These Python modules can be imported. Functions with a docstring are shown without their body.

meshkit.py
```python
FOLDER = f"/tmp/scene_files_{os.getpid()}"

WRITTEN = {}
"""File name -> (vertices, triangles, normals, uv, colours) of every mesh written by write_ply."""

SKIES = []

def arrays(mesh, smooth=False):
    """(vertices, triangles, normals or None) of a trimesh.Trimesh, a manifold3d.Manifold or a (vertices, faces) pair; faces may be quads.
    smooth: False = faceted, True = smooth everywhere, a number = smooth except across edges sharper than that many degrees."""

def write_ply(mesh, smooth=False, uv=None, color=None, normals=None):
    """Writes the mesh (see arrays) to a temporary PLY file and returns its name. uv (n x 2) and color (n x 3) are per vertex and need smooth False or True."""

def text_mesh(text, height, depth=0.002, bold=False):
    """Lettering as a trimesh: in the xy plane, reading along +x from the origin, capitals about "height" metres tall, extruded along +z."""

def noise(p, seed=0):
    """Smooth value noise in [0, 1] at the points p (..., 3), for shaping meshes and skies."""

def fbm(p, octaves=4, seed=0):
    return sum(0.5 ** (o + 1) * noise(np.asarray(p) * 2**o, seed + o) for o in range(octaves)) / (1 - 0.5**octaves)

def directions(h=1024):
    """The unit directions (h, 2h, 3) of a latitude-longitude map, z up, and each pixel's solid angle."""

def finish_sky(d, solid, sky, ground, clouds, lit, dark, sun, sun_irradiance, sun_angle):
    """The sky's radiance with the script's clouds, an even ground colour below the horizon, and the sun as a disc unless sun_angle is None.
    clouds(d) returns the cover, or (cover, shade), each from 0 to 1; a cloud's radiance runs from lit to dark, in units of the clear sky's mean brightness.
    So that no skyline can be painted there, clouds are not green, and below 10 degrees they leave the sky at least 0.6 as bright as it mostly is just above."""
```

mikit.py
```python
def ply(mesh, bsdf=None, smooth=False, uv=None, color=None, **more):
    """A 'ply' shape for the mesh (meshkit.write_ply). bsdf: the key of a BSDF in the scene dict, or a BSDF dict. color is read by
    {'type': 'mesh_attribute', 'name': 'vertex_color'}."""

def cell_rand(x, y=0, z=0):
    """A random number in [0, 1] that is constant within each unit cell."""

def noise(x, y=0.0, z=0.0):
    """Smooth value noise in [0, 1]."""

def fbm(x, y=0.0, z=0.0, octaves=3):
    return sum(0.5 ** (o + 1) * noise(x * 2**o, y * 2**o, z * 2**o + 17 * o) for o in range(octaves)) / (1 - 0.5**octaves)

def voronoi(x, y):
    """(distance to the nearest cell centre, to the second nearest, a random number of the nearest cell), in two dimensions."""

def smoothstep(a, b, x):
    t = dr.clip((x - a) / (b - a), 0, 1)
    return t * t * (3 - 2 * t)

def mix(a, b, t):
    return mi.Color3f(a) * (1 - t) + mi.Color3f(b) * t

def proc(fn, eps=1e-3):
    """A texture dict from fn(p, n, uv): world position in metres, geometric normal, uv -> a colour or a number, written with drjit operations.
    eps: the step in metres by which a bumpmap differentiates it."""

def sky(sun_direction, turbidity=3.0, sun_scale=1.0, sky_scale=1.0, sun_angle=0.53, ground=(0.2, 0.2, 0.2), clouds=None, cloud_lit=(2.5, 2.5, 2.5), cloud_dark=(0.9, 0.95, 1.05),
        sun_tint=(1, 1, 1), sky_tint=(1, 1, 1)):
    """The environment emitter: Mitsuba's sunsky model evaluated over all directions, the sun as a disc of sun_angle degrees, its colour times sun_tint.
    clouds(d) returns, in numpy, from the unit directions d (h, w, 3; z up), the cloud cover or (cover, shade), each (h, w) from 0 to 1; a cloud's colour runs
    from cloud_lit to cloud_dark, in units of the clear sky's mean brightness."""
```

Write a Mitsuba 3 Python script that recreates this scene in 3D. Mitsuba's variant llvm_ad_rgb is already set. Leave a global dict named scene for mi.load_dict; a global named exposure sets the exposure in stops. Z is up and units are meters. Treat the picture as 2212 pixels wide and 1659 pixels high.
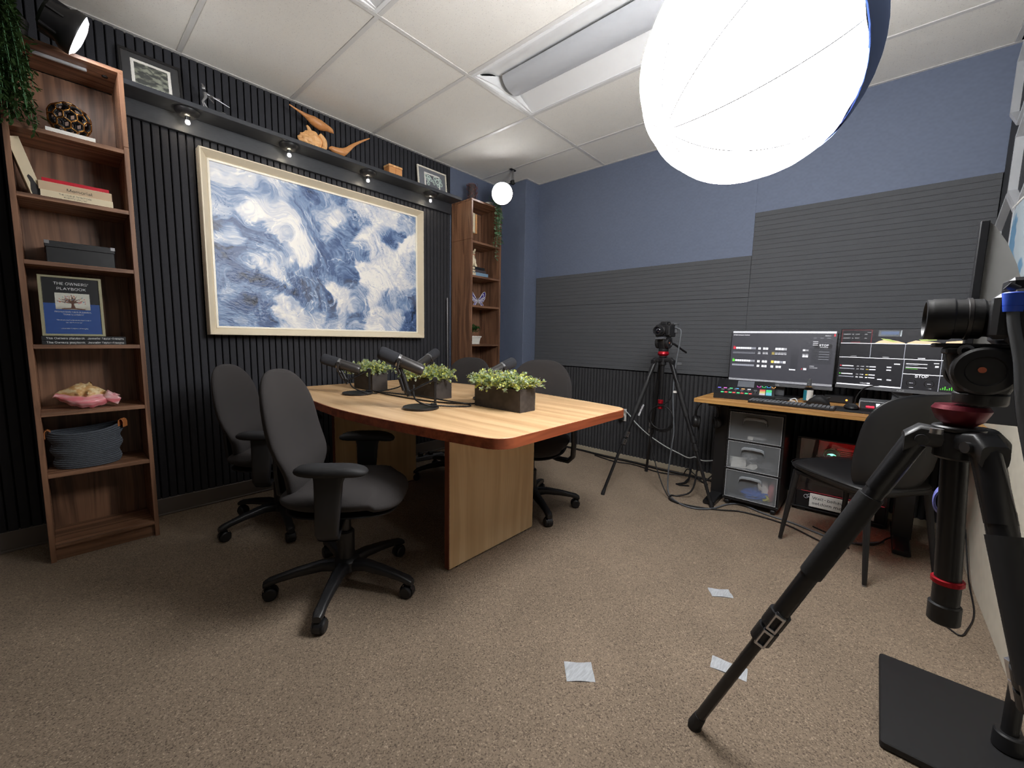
import math, random
import numpy as np, trimesh, mitsuba as mi, drjit as dr, mikit, meshkit
from mikit import proc, noise, fbm, voronoi, smoothstep, mix, cell_rand
from shapely.geometry import Polygon, Point, box as sbox
from shapely import affinity
T = mi.ScalarTransform4f
PI = math.pi
scene, labels = {}, {}

# ---------------------------------------------------------------- camera, light levels, exposure
CAM = np.array([0, 0, 1.1147])
FWD, UPV = np.array([0.7424659, 0.66057821, -0.11126911]), np.array([0.07055269, 0.08806746, 0.99361282])
scene['camera'] = {'type': 'perspective', 'fov': 2 * math.degrees(math.atan(1106 / 881.43)), 'fov_axis': 'x', 'near_clip': 0.02, 'far_clip': 50.0,
                   'to_world': T().look_at(origin=CAM.tolist(), target=(CAM + FWD).tolist(), up=UPV.tolist())}
exposure = 0.0
LANTERN, ROUND_LAMP, DISC_LAMP, PUCK, ADDED_SPOT = 33.0, 26.0, 36.0, 120.0, 6.5
SCREEN = 1.25

# ---------------------------------------------------------------- helpers
def lin(r, g, b):
    return [((v / 255) / 12.92 if v / 255 < .04045 else ((v / 255 + .055) / 1.055) ** 2.4) for v in (r, g, b)]
def rgb(c): return {'type': 'rgb', 'value': list(map(float, c))}
def mat(name, color, rough=.6, metal=0.0, bump=None, bscale=.001, **more):
    b = {'type': 'principled', 'base_color': color if isinstance(color, dict) else rgb(color), 'roughness': rough, 'metallic': metal, **more}
    if bump is not None:
        b = {'type': 'bumpmap', 'arbitrary': proc(bump), 'scale': bscale, 'bsdf': b}
    scene['mtl_' + name] = {'type': 'twosided', 'bsdf': b}
    return name
def light(v, w=.02):
    return {'type': 'area', 'radiance': rgb(v if hasattr(v, '__len__') else [v] * 3), 'sampling_weight': w}

def ply_(mesh, m, smooth=False, **kw): return mikit.ply(mesh, 'mtl_' + m, smooth, **kw)
used = {}
def numbered(name):
    n = used.get(name, -1) + 1
    used[name] = n
    return name if n == 0 else f'{name}_{n:03d}'
def say(key, label=None, cat=None, group=None, kind=None):
    d = {k: v for k, v in dict(label=label, category=cat, group=group, kind=kind).items() if v}
    labels[key] = d
def thing(name, label, cat, group=None):
    k = numbered(name); say(k, label, cat, group); return k
def part(parent, name, mesh, m, smooth=35, to=None, label=None, kind=None, ply=None, **more):
    k = numbered(parent + '__' + name)
    d = dict(ply) if ply else ply_(mesh, m, smooth)
    if to is not None: d['to_world'] = T(np.asarray(to, float).tolist()) if isinstance(to, np.ndarray) else to
    scene[k] = {**d, **more}
    if label or kind: say(k, label, None, None, kind)
    return k
def single(name, mesh, m, label, cat, group=None, smooth=35, to=None, kind=None, **more):
    k = numbered(name); say(k, label, cat, group, kind)
    d = ply_(mesh, m, smooth)
    if to is not None: d['to_world'] = T(np.asarray(to, float).tolist())
    scene[k] = {**d, **more}
    return k

def cat(*ms):
    vs, fs, n = [], [], 0
    for v, f in ms:
        v, f = np.asarray(v, float), np.asarray(f, int)
        if f.shape[1] == 4: f = np.vstack([f[:, [0, 1, 2]], f[:, [0, 2, 3]]])
        vs.append(v); fs.append(f + n); n += len(v)
    return np.vstack(vs), np.vstack(fs)
_h = {}
def cbox(x0, x1, y0, y1, z0, z1, b=.002):
    """a box with chamfered edges"""
    if 'f' not in _h:
        p = [[sx * (1 if k == 0 else .5), sy * (1 if k == 1 else .5), sz * (1 if k == 2 else .5)] for k in range(3) for sx in (-1, 1) for sy in (-1, 1) for sz in (-1, 1)]
        p = np.array(p, float)
        hull = trimesh.Trimesh(p, np.array(trimesh.convex.convex_hull(p).faces), process=False)
        q = trimesh.convex.convex_hull(p)
        idx = np.array([np.argmin(np.linalg.norm(p - v, axis=1)) for v in q.vertices])
        _h['f'] = idx[q.faces]
        _h['s'] = np.sign(p); _h['k'] = np.repeat(np.arange(3), 8)
    c, h = np.array([(x0 + x1) / 2, (y0 + y1) / 2, (z0 + z1) / 2]), np.array([abs(x1 - x0) / 2, abs(y1 - y0) / 2, abs(z1 - z0) / 2])
    b = min(b, .45 * h.min())
    d = np.full((24, 3), b); d[np.arange(24), _h['k']] = 0
    return c + _h['s'] * (h - d), _h['f']
def tf(m, M):
    v = np.asarray(m[0]) @ M[:3, :3].T + M[:3, 3]
    f = np.asarray(m[1])
    return v, (f[:, ::-1] if np.linalg.det(M[:3, :3]) < 0 else f)
def mv(x=0, y=0, z=0, rz=0.0, ry=0.0, rx=0.0, s=1.0):
    M = np.eye(4)
    cz, sz, cy, sy, cx, sx = math.cos(rz), math.sin(rz), math.cos(ry), math.sin(ry), math.cos(rx), math.sin(rx)
    M[:3, :3] = np.array([[cz, -sz, 0], [sz, cz, 0], [0, 0, 1]]) @ np.array([[cy, 0, sy], [0, 1, 0], [-sy, 0, cy]]) @ np.array([[1, 0, 0], [0, cx, -sx], [0, sx, cx]]) * s
    M[:3, 3] = (x, y, z)
    return M
def basis(o, x, y):
    x, y = np.array(x, float), np.array(y, float)
    x /= np.linalg.norm(x); y -= x * (x @ y); y /= np.linalg.norm(y)
    M = np.eye(4); M[:3, 0], M[:3, 1], M[:3, 2], M[:3, 3] = x, y, np.cross(x, y), o
    return M
def align(o, d, up=(0, 0, 1)):
    """z axis along d"""
    d = np.array(d, float); d /= np.linalg.norm(d)
    u = np.array(up, float)
    if abs(d @ u) > .98: u = np.array([1., 0, 0])
    x = np.cross(u, d); x /= np.linalg.norm(x)
    M = np.eye(4); M[:3, 0], M[:3, 1], M[:3, 2], M[:3, 3] = x, np.cross(d, x), d, o
    return M
def ring_faces(nr, n, closed=False):
    i, j = np.meshgrid(np.arange(nr if closed else nr - 1), np.arange(n), indexing='ij')
    a, b, c, d = i * n + j, i * n + (j + 1) % n, ((i + 1) % nr) * n + (j + 1) % n, ((i + 1) % nr) * n + j
    q = np.stack([a, b, c, d], -1).reshape(-1, 4)
    return np.vstack([q[:, [0, 1, 2]], q[:, [0, 2, 3]]])
def smooth_path(pts, n=6):
    p = np.array(pts, float)
    if len(p) < 3: return p
    q = np.vstack([2 * p[0] - p[1], p, 2 * p[-1] - p[-2]])
    out = []
    for k in range(1, len(q) - 2):
        for t in np.linspace(0, 1, n, endpoint=False):
            a, b, c, d = q[k - 1], q[k], q[k + 1], q[k + 2]
            out.append(.5 * (2 * b + (c - a) * t + (2 * a - 5 * b + 4 * c - d) * t * t + (3 * b - a - 3 * c + d) * t ** 3))
    return np.array(out + [p[-1]])
def tube(pts, r, n=8, closed=False):
    p = np.asarray(pts, float); m = len(p)
    t = (np.roll(p, -1, 0) - np.roll(p, 1, 0)) if closed else np.gradient(p, axis=0)
    t /= np.linalg.norm(t, axis=1, keepdims=True) + 1e-12
    a = np.cross(t[0], [0, 0, 1] if abs(t[0][2]) < .9 else [1, 0, 0]); a /= np.linalg.norm(a)
    A = []
    for k in range(m):
        a = a - t[k] * (a @ t[k]); a /= np.linalg.norm(a) + 1e-12; A.append(a)
    A = np.array(A); B = np.cross(t, A); g = np.arange(n) * 2 * PI / n
    rr = np.broadcast_to(np.asarray(r, float), (m,))[:, None, None]
    v = (p[:, None] + rr * (np.cos(g)[None, :, None] * A[:, None] + np.sin(g)[None, :, None] * B[:, None])).reshape(-1, 3)
    f = ring_faces(m, n, closed)
    if not closed:
        j = np.arange(n); k = len(v)
        v = np.vstack([v, p[:1], p[-1:]])
        f = np.vstack([f, np.stack([(j + 1) % n, j, j * 0 + k], 1), np.stack([(m - 1) * n + j, (m - 1) * n + (j + 1) % n, j * 0 + k + 1], 1)])
    return v, f
def cyl(p0, p1, r0, r1=None, n=24, bev=.0):
    p0, p1 = np.array(p0, float), np.array(p1, float)
    r1 = r0 if r1 is None else r1
    L = np.linalg.norm(p1 - p0)
    pr = [(1e-5, 0), (r0, 0), (r1, L), (1e-5, L)] if not bev else [(1e-5, 0), (r0 - bev, 0), (r0, bev), (r1, L - bev), (r1 - bev, L), (1e-5, L)]
    return tf(lathe(pr, n), align(p0, p1 - p0))
def lathe(prof, n=32):
    g = np.arange(n) * 2 * PI / n
    v = np.array([[(max(r, 1e-5) * math.cos(a), max(r, 1e-5) * math.sin(a), z) for a in g] for r, z in prof]).reshape(-1, 3)
    return v, ring_faces(len(prof), n)
def disc(o, d, r, n=32):
    g = np.arange(n) * 2 * PI / n
    v = np.vstack([np.stack([r * np.cos(g), r * np.sin(g), 0 * g], 1), [[0, 0, 0]]]); j = np.arange(n)
    return tf((v, np.stack([j, (j + 1) % n, j * 0 + n], 1)), align(o, d))
def ball(c, r, sub=2):
    s = trimesh.creation.icosphere(sub)
    return np.array(s.vertices) * np.asarray(r) + np.asarray(c), np.array(s.faces)
def extr(poly, h, z0=0.0):
    m = trimesh.creation.extrude_polygon(poly, h, engine='earcut')
    return np.array(m.vertices) + [0, 0, z0], np.array(m.faces)
def rrect(x0, x1, y0, y1, r, n=6):
    return sbox(x0 + r, y0 + r, x1 - r, y1 - r).buffer(r, quad_segs=n)
def slab(poly, z0, z1, b=.002):
    """an extrusion with chamfered rims"""
    P = np.array(poly.exterior.coords)[:-1]
    if poly.exterior.is_ccw is False: P = P[::-1]
    e = np.roll(P, -1, 0) - np.roll(P, 1, 0); nrm = np.stack([e[:, 1], -e[:, 0]], 1); nrm /= np.linalg.norm(nrm, axis=1, keepdims=True)
    Q = P - nrm * b; n = len(P)
    v = np.vstack([np.c_[Q, np.full(n, z0)], np.c_[P, np.full(n, z0 + b)], np.c_[P, np.full(n, z1 - b)], np.c_[Q, np.full(n, z1)]])
    f = ring_faces(4, n)
    tri = trimesh.creation.triangulate_polygon(Polygon(Q), engine='earcut')
    tv, tri_f = np.asarray(tri[0]), np.asarray(tri[1])
    m1 = (np.c_[tv, np.full(len(tv), z1)], tri_f); a, b2, c = tv[tri_f[0]]
    if (b2[0] - a[0]) * (c[1] - a[1]) - (b2[1] - a[1]) * (c[0] - a[0]) < 0: m1 = (m1[0], tri_f[:, ::-1])
    m0 = (np.c_[tv, np.full(len(tv), z0)], m1[1][:, ::-1])
    return cat((v, f), m1, m0)
def pad(a, b, t, n=2.5, k=6, rings=9, seg=40, fn=None, t2=None):
    """a cushion: superellipse outline a x b, half thickness t (t2 below), fn bends it"""
    g = np.arange(seg) * 2 * PI / seg
    ox = a * np.sign(np.cos(g)) * np.abs(np.cos(g)) ** (2 / n); oy = b * np.sign(np.sin(g)) * np.abs(np.sin(g)) ** (2 / n)
    s = np.sin(np.linspace(0, PI / 2, rings + 1)); s[0] = 1e-4
    hgt = np.sqrt(np.maximum(0, 1 - s ** k))
    t2 = t if t2 is None else t2
    rows = [np.stack([ox * q, oy * q, np.full(seg, -t2 * h)], 1) for q, h in zip(s, hgt)] + [np.stack([ox * q, oy * q, np.full(seg, t * h)], 1) for q, h in list(zip(s, hgt))[::-1][1:]]
    v = np.vstack(rows)
    if fn: v = fn(v)
    return v, ring_faces(len(rows), seg)
def loft(secs):
    """secs: list of closed rings (n x 3) of equal length, capped"""
    n = len(secs[0]); v = np.vstack(secs); m = len(secs); j = np.arange(n)
    v = np.vstack([v, secs[0].mean(0), secs[-1].mean(0)])
    f = np.vstack([ring_faces(m, n), np.stack([(j + 1) % n, j, j * 0 + m * n], 1), np.stack([(m - 1) * n + j, (m - 1) * n + (j + 1) % n, j * 0 + m * n + 1], 1)])
    return v, f
def sq_ring(c, u, w, hu, hw, n=16, e=4):
    g = np.arange(n) * 2 * PI / n
    a = np.sign(np.cos(g)) * np.abs(np.cos(g)) ** (2 / e) * hu; b = np.sign(np.sin(g)) * np.abs(np.sin(g)) ** (2 / e) * hw
    return np.asarray(c) + a[:, None] * np.asarray(u) + b[:, None] * np.asarray(w)
def lettering(s, h, M, bold=False, depth=.0006, center=False, w=None):
    m = meshkit.text_mesh(s, h, depth, bold)
    v, f = np.array(m.vertices), np.array(m.faces)
    if w: v[:, 0] *= w / v[:, 0].max()
    if center: v[:, 0] -= v[:, 0].max() / 2
    return tf((v, f), M)

# ---------------------------------------------------------------- materials
def carpet_col(p, n, uv):
    a, b, r = voronoi(p.x * 320 + .5 * noise(p.y * 90), p.y * 320)
    r = r * .62 + .38 * noise(p.x * 240, p.y * 240, 4.0)
    c = mix(lin(90, 77, 66), lin(134, 118, 101), smoothstep(.05, .5, r))
    c = mix(c, lin(172, 155, 136), smoothstep(.70, .98, r))
    big = fbm(p.x * 5, p.y * 5, 1.0, octaves=3)
    return c * (0.86 + .28 * big)
def carpet_h(p, n, uv):
    a, b, r = voronoi(p.x * 320 + .5 * noise(p.y * 90), p.y * 320)
    return (1 - a) * .8 + .4 * r
mat('carpet', proc(carpet_col), .95, bump=carpet_h, bscale=.0025, sheen=.3)
def tile_col(p, n, uv):
    a, b, r = voronoi(p.x * 70 + noise(p.x * 30, p.y * 30), p.y * 70 + 3)
    q = noise(p.x * 260, p.y * 260)
    hole = smoothstep(.16, .08, a) * smoothstep(.55, .75, r)
    return mix(lin(222, 219, 212), lin(168, 164, 158), hole * .55) * (.97 + .05 * q)
def tile_h(p, n, uv):
    a, b, r = voronoi(p.x * 55, p.y * 55 + 3)
    return noise(p.x * 180, p.y * 180) * .5 - .4 * smoothstep(.2, .05, a) * smoothstep(.5, .7, r)
mat('tile', proc(tile_col), .9, bump=tile_h, bscale=.0012)
mat('grid_white', lin(204, 203, 200), .45)
mat('lamp_white', lin(225, 226, 226), .35)
mat('basket_grey', lin(176, 178, 182), .4)
mat('foam', proc(lambda p, n, uv: mi.Color3f(lin(45, 46, 51)) * (.8 + .4 * noise(p.x * 900, p.y * 900, p.z * 900))), .95)
mat('foam_tile', proc(lambda p, n, uv: mi.Color3f(lin(86, 88, 92)) * (.8 + .4 * noise(p.x * 700, p.y * 700, p.z * 700))), .95)
mat('foam_wall', proc(lambda p, n, uv: mi.Color3f(lin(62, 62, 65)) * (.8 + .4 * noise(p.x * 700, p.y * 700, p.z * 700))), .95)
mat('foam_back', lin(22, 22, 25), 1.0)
mat('navy_glare', proc(lambda p, n, uv: mi.Color3f(lin(106, 116, 138)) * (.95 + .1 * noise(p.x * 80, p.y * 80, p.z * 80))), .7)  # blue lightened to stand in for lens glare on the upper walls
mat('ledge_paint', proc(lambda p, n, uv: mi.Color3f(lin(44, 47, 53)) * (.93 + .14 * noise(p.x * 60, p.y * 200, p.z * 200))), .5)
mat('dark_wall', lin(44, 46, 50), .9)
mat('cream_wall', proc(lambda p, n, uv: mi.Color3f(lin(186, 180, 166)) * (.95 + .08 * noise(p.x * 30, p.y * 30, p.z * 30))), .8)
mat('base_vinyl', lin(104, 96, 90), .5)
mat('base_cream', lin(176, 165, 145), .6)
def wood(name, dark, lite, axis, sc=1.0, rough=.4, dens=1.0):
    def fn(p, n, uv):
        q = [p.x, p.y, p.z]
        a = q.pop(axis)
        u, w = q[0] * 46 * sc, q[1] * 46 * sc
        warp = 1.6 * fbm(a * 2.2 * sc + 7, u * .15, w * .15, octaves=3)
        g = fbm(u + warp * 2.2, w + warp * 2.2, a * 1.6 * sc, octaves=3)
        line = noise(u * 5 + warp * 6, w * 5, a * 5 * sc)
        t = smoothstep(.25, .75, g) * .75 + .3 * line * dens
        return mix(dark, lite, dr.clip(t, 0, 1))
    return mat(name, proc(fn), rough)
wood('walnut_up', lin(84, 58, 44), lin(142, 104, 80), 2)
wood('walnut_x', lin(88, 61, 46), lin(148, 109, 84), 0)
wood('maple_y', lin(186, 148, 106), lin(212, 178, 136), 1, .5, .35)
wood('maple_z', lin(204, 170, 126), lin(224, 194, 152), 2, .55, .5)
wood('cherry', lin(118, 56, 34), lin(160, 84, 52), 0, .8, .4)
wood('cherry_z', lin(112, 62, 42), lin(142, 86, 60), 2, .8, .5)
wood('oak_desk', lin(146, 100, 52), lin(200, 152, 90), 1, .8, .5)
wood('carved', lin(176, 116, 66), lin(214, 154, 98), 0, .7, .45)
wood('carved_pale', lin(196, 142, 88), lin(232, 184, 128), 2, .9, .5)
mat('black_plastic', lin(28, 28, 30), .42)
mat('black_soft', lin(24, 24, 26), .65)
mat('black_steel', lin(26, 26, 28), .35)
mat('dark_metal', lin(70, 68, 68), .35, .6)
mat('grey_plastic', lin(92, 94, 98), .45)
mat('light_grey', lin(168, 170, 174), .4)
mat('chrome', lin(200, 200, 204), .22, 1.0)
mat('satin', lin(150, 150, 152), .35, .9)
mat('white_paint', lin(226, 224, 218), .5)
mat('white_card', lin(232, 230, 224), .7)
mat('fabric', proc(lambda p, n, uv: mi.Color3f(lin(47, 44, 44)) * (.8 + .4 * noise(p.x * 700, p.y * 700, p.z * 700))), .95, sheen=.15)
mat('leather', lin(30, 30, 32), .38, bump=lambda p, n, uv: voronoi(p.x * 330 + p.z * 120, p.y * 330 + p.z * 140)[0], bscale=.0004)
mat('champagne', lin(208, 196, 172), .42, .0)
mat('champagne_edge', lin(238, 232, 216), .4)
mat('planter', proc(lambda p, n, uv: mix(lin(50, 45, 43), lin(62, 56, 53), smoothstep(.35, .75, fbm(p.x * 22, p.y * 22, p.z * 22)))), .6)
mat('red_metal', lin(168, 20, 36), .32, .5)
mat('dark_red_metal', lin(92, 14, 30), .34, .5)
mat('red_book', lin(190, 30, 48), .3)
mat('beige_book', lin(200, 176, 146), .7)
mat('cream_book', lin(222, 208, 178), .7)
mat('pages', lin(216, 200, 170), .8)
mat('ink', lin(40, 36, 36), .8)
mat('rust_ink', lin(176, 96, 70), .8)
mat('bronze', lin(170, 122, 66), .28, 1.0)
mat('black_book', lin(26, 27, 30), .4)
mat('blue_book', lin(46, 78, 142), .4)
mat('slate_book', lin(120, 150, 174), .6)
mat('brown_book', lin(70, 62, 64), .6)
mat('print_white', lin(226, 226, 228), .6)
mat('gilt', lin(160, 156, 128), .4, .3)
mat('rope', proc(lambda p, n, uv: mi.Color3f(lin(72, 77, 84)) * (.75 + .5 * noise(p.x * 420, p.y * 420, p.z * 420))), .95)
mat('tan_leather', lin(168, 104, 58), .55)
mat('cream_ceramic', proc(lambda p, n, uv: mix(lin(214, 196, 160), lin(238, 226, 200), fbm(p.x * 30, p.y * 30, p.z * 30))), .4)
mat('white_pot', lin(230, 228, 220), .45)
mat('trunk', lin(120, 96, 72), .8)
mat('duct_tape', proc(lambda p, n, uv: mi.Color3f(lin(176, 180, 184)) * (.85 + .3 * noise(p.x * 60, p.y * 400, 1.0))), .45)
mat('cable_black', lin(20, 20, 22), .5)
mat('cable_grey', lin(92, 96, 101), .5)
mat('cable_white', lin(214, 216, 218), .5)
mat('blue_plastic', lin(48, 84, 196), .4)
mat('grey_cloth', lin(124, 124, 122), .9)
mat('glass_blue', lin(150, 176, 200), .4)
mat('soil', lin(40, 34, 28), 1.0)
mat('wire_white', lin(206, 206, 210), .4)
mat('purple_glass', lin(66, 54, 120), .3)
mat('copper_wire', lin(150, 92, 80), .4, .6)
mat('paper_white', lin(230, 230, 232), .8)
mat('blue_cloth', lin(44, 98, 190), .8)
mat('yellow_cloth', lin(206, 200, 60), .8)
mat('pink_cloth', lin(206, 120, 124), .8)
scene['mtl_clear'] = {'type': 'thindielectric'}
scene['mtl_glass'] = {'type': 'dielectric', 'int_ior': 1.45}
scene['mtl_frosted'] = {'type': 'blendbsdf', 'weight': .20, 'a': {'type': 'thindielectric', 'int_ior': 1.3}, 'b': {'type': 'principledthin', 'base_color': rgb((.62, .66, .70)), 'roughness': .4, 'diff_trans': .8}}
def leaf_mat(name):
    scene['mtl_' + name] = {'type': 'principledthin', 'base_color': {'type': 'mesh_attribute', 'name': 'vertex_color'}, 'roughness': .5, 'diff_trans': .7}
leaf_mat('leaf')
for nm, c in dict(ivy=(176, 204, 178), ivy2=(112, 160, 118), ivy3=(150, 178, 150)).items():
    scene['mtl_' + nm] = {'type': 'principledthin', 'base_color': rgb(lin(*c)), 'roughness': .4, 'diff_trans': .6}

# ---------------------------------------------------------------- the room
YA, XB, YC, XD, H = 3.174, 3.516, -0.43, -1.9, 2.717
def struct(name, mesh, m, label, smooth=False):
    scene[name] = ply_(mesh, m, smooth); used[name] = 0; say(name, label, None, None, 'structure'); return name
struct('floor', cbox(XD - .1, XB + .1, YC - .1, YA + .12, -.06, 0, .001), 'carpet', 'brown speckled cut-pile office carpet')
wb = struct('wall_back', cbox(XD - .1, XB + .1, YA + .018, YA + .12, 0, H + .1, .001), 'foam_back', 'black wall behind the painting, clad in vertical foam ribs')
wr = struct('wall_right', cbox(XB + .02, XB + .12, YC - .1, YA + .12, 0, H + .1, .001), 'foam_back', 'dark wall behind the desk, foam below, blue above with lens glare put into its colour')
wf = struct('wall_front', cbox(XD - .1, XB + .1, YC - .1, YC, 1.0, H + .1, .001), 'dark_wall', 'dark grey wall at the right edge with white hexagon frames')
part(wf, 'lower_wall', cbox(XD - .1, XB + .1, YC - .1, YC + .004, 0, 1.0, .001), 'cream_wall', label='cream painted lower part')
struct('wall_left', cbox(XD - .1, XD, YC - .1, YA + .12, 0, H + .1, .001), 'foam_back', 'dark wall out of view on the left')

# back wall: vertical ribs, the plain navy field beside the second bookcase, baseboard
P = .0395
rib = ply_(cbox(0, .0325, -.012, .014, .10, H - .004, .003), 'foam', False)
x = -1.36
while x < 2.60:
    part(wb, 'rib', None, None, ply=rib, to=T().translate([x, YA + .006, 0])); x += P
part(wb, 'painted_glare_field', cbox(2.625, XB, YA - .004, YA + .019, .1, H, .001), 'navy_glare', label='plain blue paint with lens glare put into its colour')
base = struct('baseboard_back', cbox(-1.4, 3.3, YA - .010, YA + .02, 0, .104, .003), 'base_vinyl', 'grey-brown rubber baseboard under the ribbed wall')
part(base, 'toe', cbox(-1.4, 3.3, YA - .020, YA - .010, 0, .012, .004), 'base_vinyl', False)

# right wall: vertical half-round ribs below, horizontal ribs in one-foot tile rows, blue with lens glare put into its colour on top
Z0, PB = .845, .3048 / 9
hr = ply_(extr(Polygon([(0, .012)] + [(-.020 * math.sin(a), .012 + .0155 * (1 - math.cos(a))) for a in np.linspace(0, PI, 7)][0:] + [(.004, .043), (.004, .012)]).buffer(0), Z0 - .045), 'foam_wall', 60)
y = YC + .02
while y < 2.78:
    part(wr, 'rib', None, None, ply=hr, to=T().translate([XB + .016, y - .012, .035])); y += PB
tops = [(YC + .004, .758, 4), (.760, 2.795, 3)]
for (ya, yb, rows) in tops:
    for r in range(rows):
        off = .0025 * ((r * 2 + (ya > 0)) % 3)
        sl = ply_(cbox(-.014 - off, .02, ya, yb, .0003, PB - .0003, .0013), 'foam_tile', False)
        for k in range(9):
            part(wr, 'slat', None, None, ply=sl, to=T().translate([XB + .006, 0, Z0 + r * .3048 + k * PB]))
part(wr, 'painted_glare_field', cat(cbox(XB - .002, XB + .02, YC, .759, Z0 + 4 * .3048, H, .001), cbox(XB - .002, XB + .02, .759, YA, Z0 + 3 * .3048, H, .001)), 'navy_glare', label='plain blue above the foam, lens glare put into its colour')  # this upper wall colour holds the bluish glare around the lamps
part(wr, 'column', cbox(3.307, XB + .02, 2.801, YA + .02, 0, H, .003), 'navy_glare', label='boxed-out column in the corner')
struct('baseboard_right', cbox(XB - .004, XB + .02, YC, 2.8, 0, .045, .003), 'base_cream', 'pale strip of wall showing under the ribbed foam')

# ceiling: T-bars and lay-in tiles
ce = struct('ceiling', cbox(XD - .1, XB + .1, YC - .1, YA + .12, H + .11, H + .16, .001), 'dark_wall', 'suspended ceiling of white mineral tiles in a metal grid')
GX = [1.211 + .6096 * k for k in range(-5, 4)]; GY = [2.03, .811, -.408]
xs = [XD] + [g for g in GX if g > XD + .02] + [XB]; ys = [YA] + GY + [YC - .02]
tile_ply = {}
TROFFERS = [(1.8206, .811), (.6014, .811)]
for i in range(len(xs) - 1):
    for j in range(len(ys) - 1):
        x0, x1, y1, y0 = xs[i] + .011, xs[i + 1] - .011, ys[j] - .011, ys[j + 1] + .011
        if x1 - x0 < .03 or y1 - y0 < .03 or any(abs(x0 - .011 - a) < .01 and abs(y0 - .011 - b) < .01 for a, b in TROFFERS): continue
        k = (round(x1 - x0, 4), round(y1 - y0, 4))
        if k not in tile_ply: tile_ply[k] = ply_(cbox(0, k[0], 0, k[1], 0, .015, .003), 'tile', False)
        part(ce, 'tile', None, None, ply=tile_ply[k], to=T().translate([x0, y0, H + .004]))
for g in GY: part(ce, 'grid_bar', cbox(XD, XB, g - .012, g + .012, H - .001, H + .03, .001), 'grid_white', False)
for g in GX:
    for a, b in ((2.042, YA), (.823, 2.018), (-.396, .799)):
        part(ce, 'grid_bar', cbox(g - .012, g + .012, a, b, H - .0005, H + .03, .001), 'grid_white', False)
ang = [cbox(XD, XB, YA - .022, YA + .018, H - .002, H + .003, .001), cbox(XB - .02, XB + .02, YC, 2.8, H - .002, H + .003, .001), cbox(3.287, 3.307, 2.781, YA, H - .002, H + .003, .001), cbox(3.287, XB, 2.781, 2.801, H - .002, H + .003, .001)]
t = struct('trim_1', ang[0], 'grid_white', 'white metal wall angle where the ceiling meets the walls')
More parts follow.
